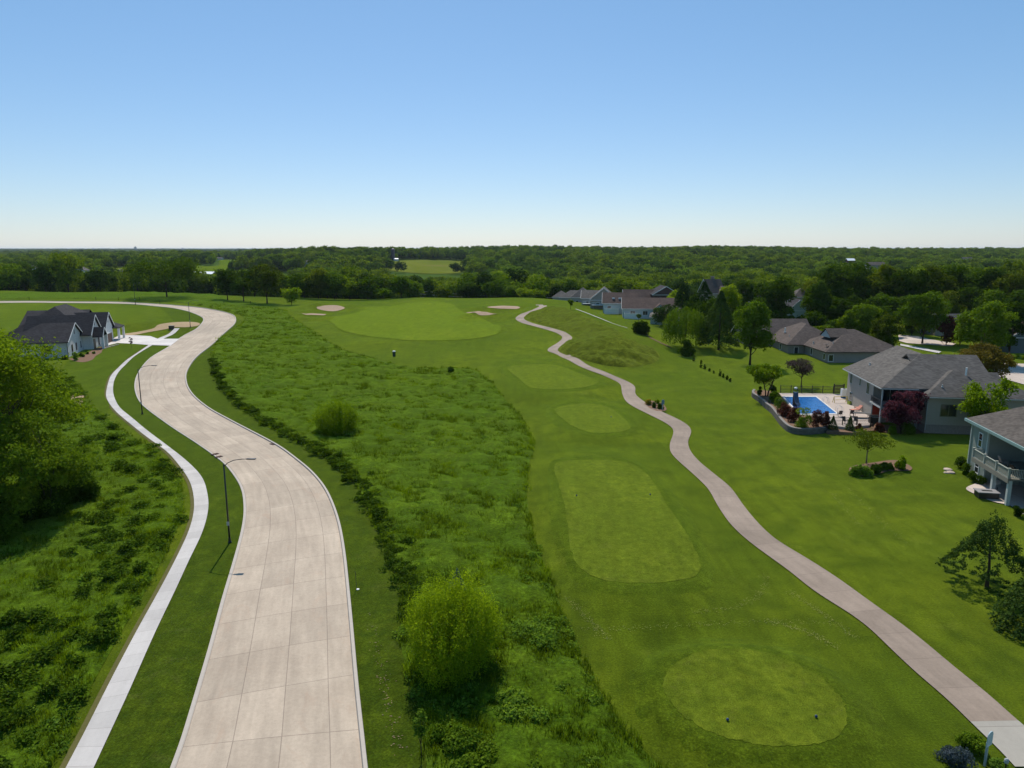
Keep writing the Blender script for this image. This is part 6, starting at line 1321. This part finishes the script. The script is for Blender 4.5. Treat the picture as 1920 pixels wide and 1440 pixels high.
x, y = P(1882, 1462, 0); e = empty('bollard_light', (x, y, hz(x, y)), 0, 'short black bollard light beside the cart path', 'bollard light'); m = MB(); m.tube([(0, 0, -.1), (0, 0, .95)], .035, 10); m.build('post', BLACK, e); m = MB(); m.lathe([(.09, .95), (.11, 1.0), (.10, 1.13), (.05, 1.2)], n=12); m.build('lamp_housing', GREYT, e)
# road inlets
RUST = plain('rusted_iron', (.10, .05, .035), .8, .2, var=.4)
for k, (px, py, rz, lb) in enumerate([(403, 853, R(50), 'rust brown storm drain at the inner kerb'), (410, 858, R(50), 'second rust brown storm drain plate at the inner kerb'), (512, 834, R(-38), 'dark storm drain at the outer kerb')]):
    x, y = G1(px, py); e = empty('storm_drain', (x, y, hz(x, y)+.11), rz, lb, 'storm drain'); m = MB(); m.box(-.45, .45, -.3, .3, 0, .03); m.build('frame', BLACK, e); m = MB()
    for q in range(6): m.box(-.4, .4, -.26+q*.09, -.2+q*.09, .03, .05)
    m.build('grate', RUST, e)
# power line
e = empty('power_line', (0, 0, 0), 0, 'three thin wires crossing in front of the valley trees', 'power line'); wm = plain('wire', (.30, .32, .34), .4, .5)
for k, (p1, p2) in enumerate([((786, 546), (1180, 556)), ((786, 551), (1180, 560)), ((786, 557), (1180, 563))]):
    a, b = PY(*p1, 338), PY(*p2, 352); m = MB(); m.tube([(a[0] + (b[0]-a[0])*t_, 338 + 14*t_, a[1] + (b[1]-a[1])*t_ - 1.6*4*t_*(1-t_)) for t_ in np.linspace(0, 1, 15)], .045, 5); m.build('wire', wm, e)
for px, Y in ((786, 338), (1180, 352)):
    x, z = PY(px, 556, Y); e = empty('utility_pole', (x, Y, hz(x, Y)), 0, 'wooden pole carrying the wires at the %s end' % ('fairway' if px < 900 else 'house row'), 'utility pole'); hh = PY(px, 544, Y)[1] - hz(x, Y); m = MB(); m.tube([(0, 0, -.5), (0, 0, hh+.6)], [.17, .11], 8); m.build('post', BARK, e); m = MB(); m.box(-.9, .9, -.06, .06, hh-.2, hh-.05); m.build('crossarm', BARK, e)
# fence posts behind the far road
for k, px in enumerate((55, 180, 222, 262, 300, 420, 470)):
    x, y = G1(px, 563.0 if px < 300 else 571); o = boxes('marker_post', None, BARK, (-.06, .06, -.06, .06, -.2, 1.3)); o.location = (x, y, hz(x, y)); tag(o, 'thin dark marker post beside the far road, %s from the left' % ORD[k], 'post', 'marker posts by the far road')
# ================================================================ scatter last
rest, rz_ = scatter_wood()
_r = np.random.default_rng(9)
_near = rest[:, 1] < 620
for _n, _m, _k in (('woodland', WOODM, _near & (np.abs(rest[:, 0]) < .9*rest[:, 1])), ('woodland', FARM_, ~_near)):
    p_, z_ = rest[_k], rz_[_k]; n_ = len(p_)
    gn_scatter(_n, np.c_[p_, z_ - .3], rs(n_, .7, 1.15, _r), rr_(n_, _r), _m, species(p_[:, 0], p_[:, 1], _r, len(_m)))
_p = []; _y = 2300.0
while _y < 15000:
    sp = 58 + (_y-2300)*.012; xs = np.arange(-.85*_y, .85*_y, sp); _p.append(np.c_[xs + _r.uniform(-.5, .5, len(xs))*sp, _y + _r.uniform(-.5, .5, len(xs))*sp]); _y += sp
_p = np.vstack(_p); _p = _p[_wav(_p[:, 0], _p[:, 1], 71, 900) > -1.0]; n_ = len(_p)
gn_scatter('woodland', np.c_[_p, height(_p[:, 0], _p[:, 1]) - 1], rs(n_, .9, 1.25, _r)*(1 + np.clip((_p[:, 1]-3000)/9000, 0, 1.2))[:, None]*[1, 1, .8], rr_(n_, _r), GROVE, _r.integers(0, 3, n_))
meadow_stuff()
# ================================================================ haze
m = MB(); m.box(-20000, 20000, -300, 30000, -40, 75); hb = m.build('haze', []); tag(hb, kind='stuff')
hm = bpy.data.materials.new('haze_air'); hm.use_nodes = True; ht = hm.node_tree; ht.nodes.clear()
ho = ht.nodes.new('ShaderNodeOutputMaterial'); hv = ht.nodes.new('ShaderNodeVolumePrincipled'); hv.inputs['Color'].default_value = (.72, .85, 1.0, 1); hv.inputs['Density'].default_value = 2.8e-5; hv.inputs['Anisotropy'].default_value = .3
ht.links.new(hv.outputs[0], ho.inputs['Volume']); hb.data.materials.clear(); hb.data.materials.append(hm)
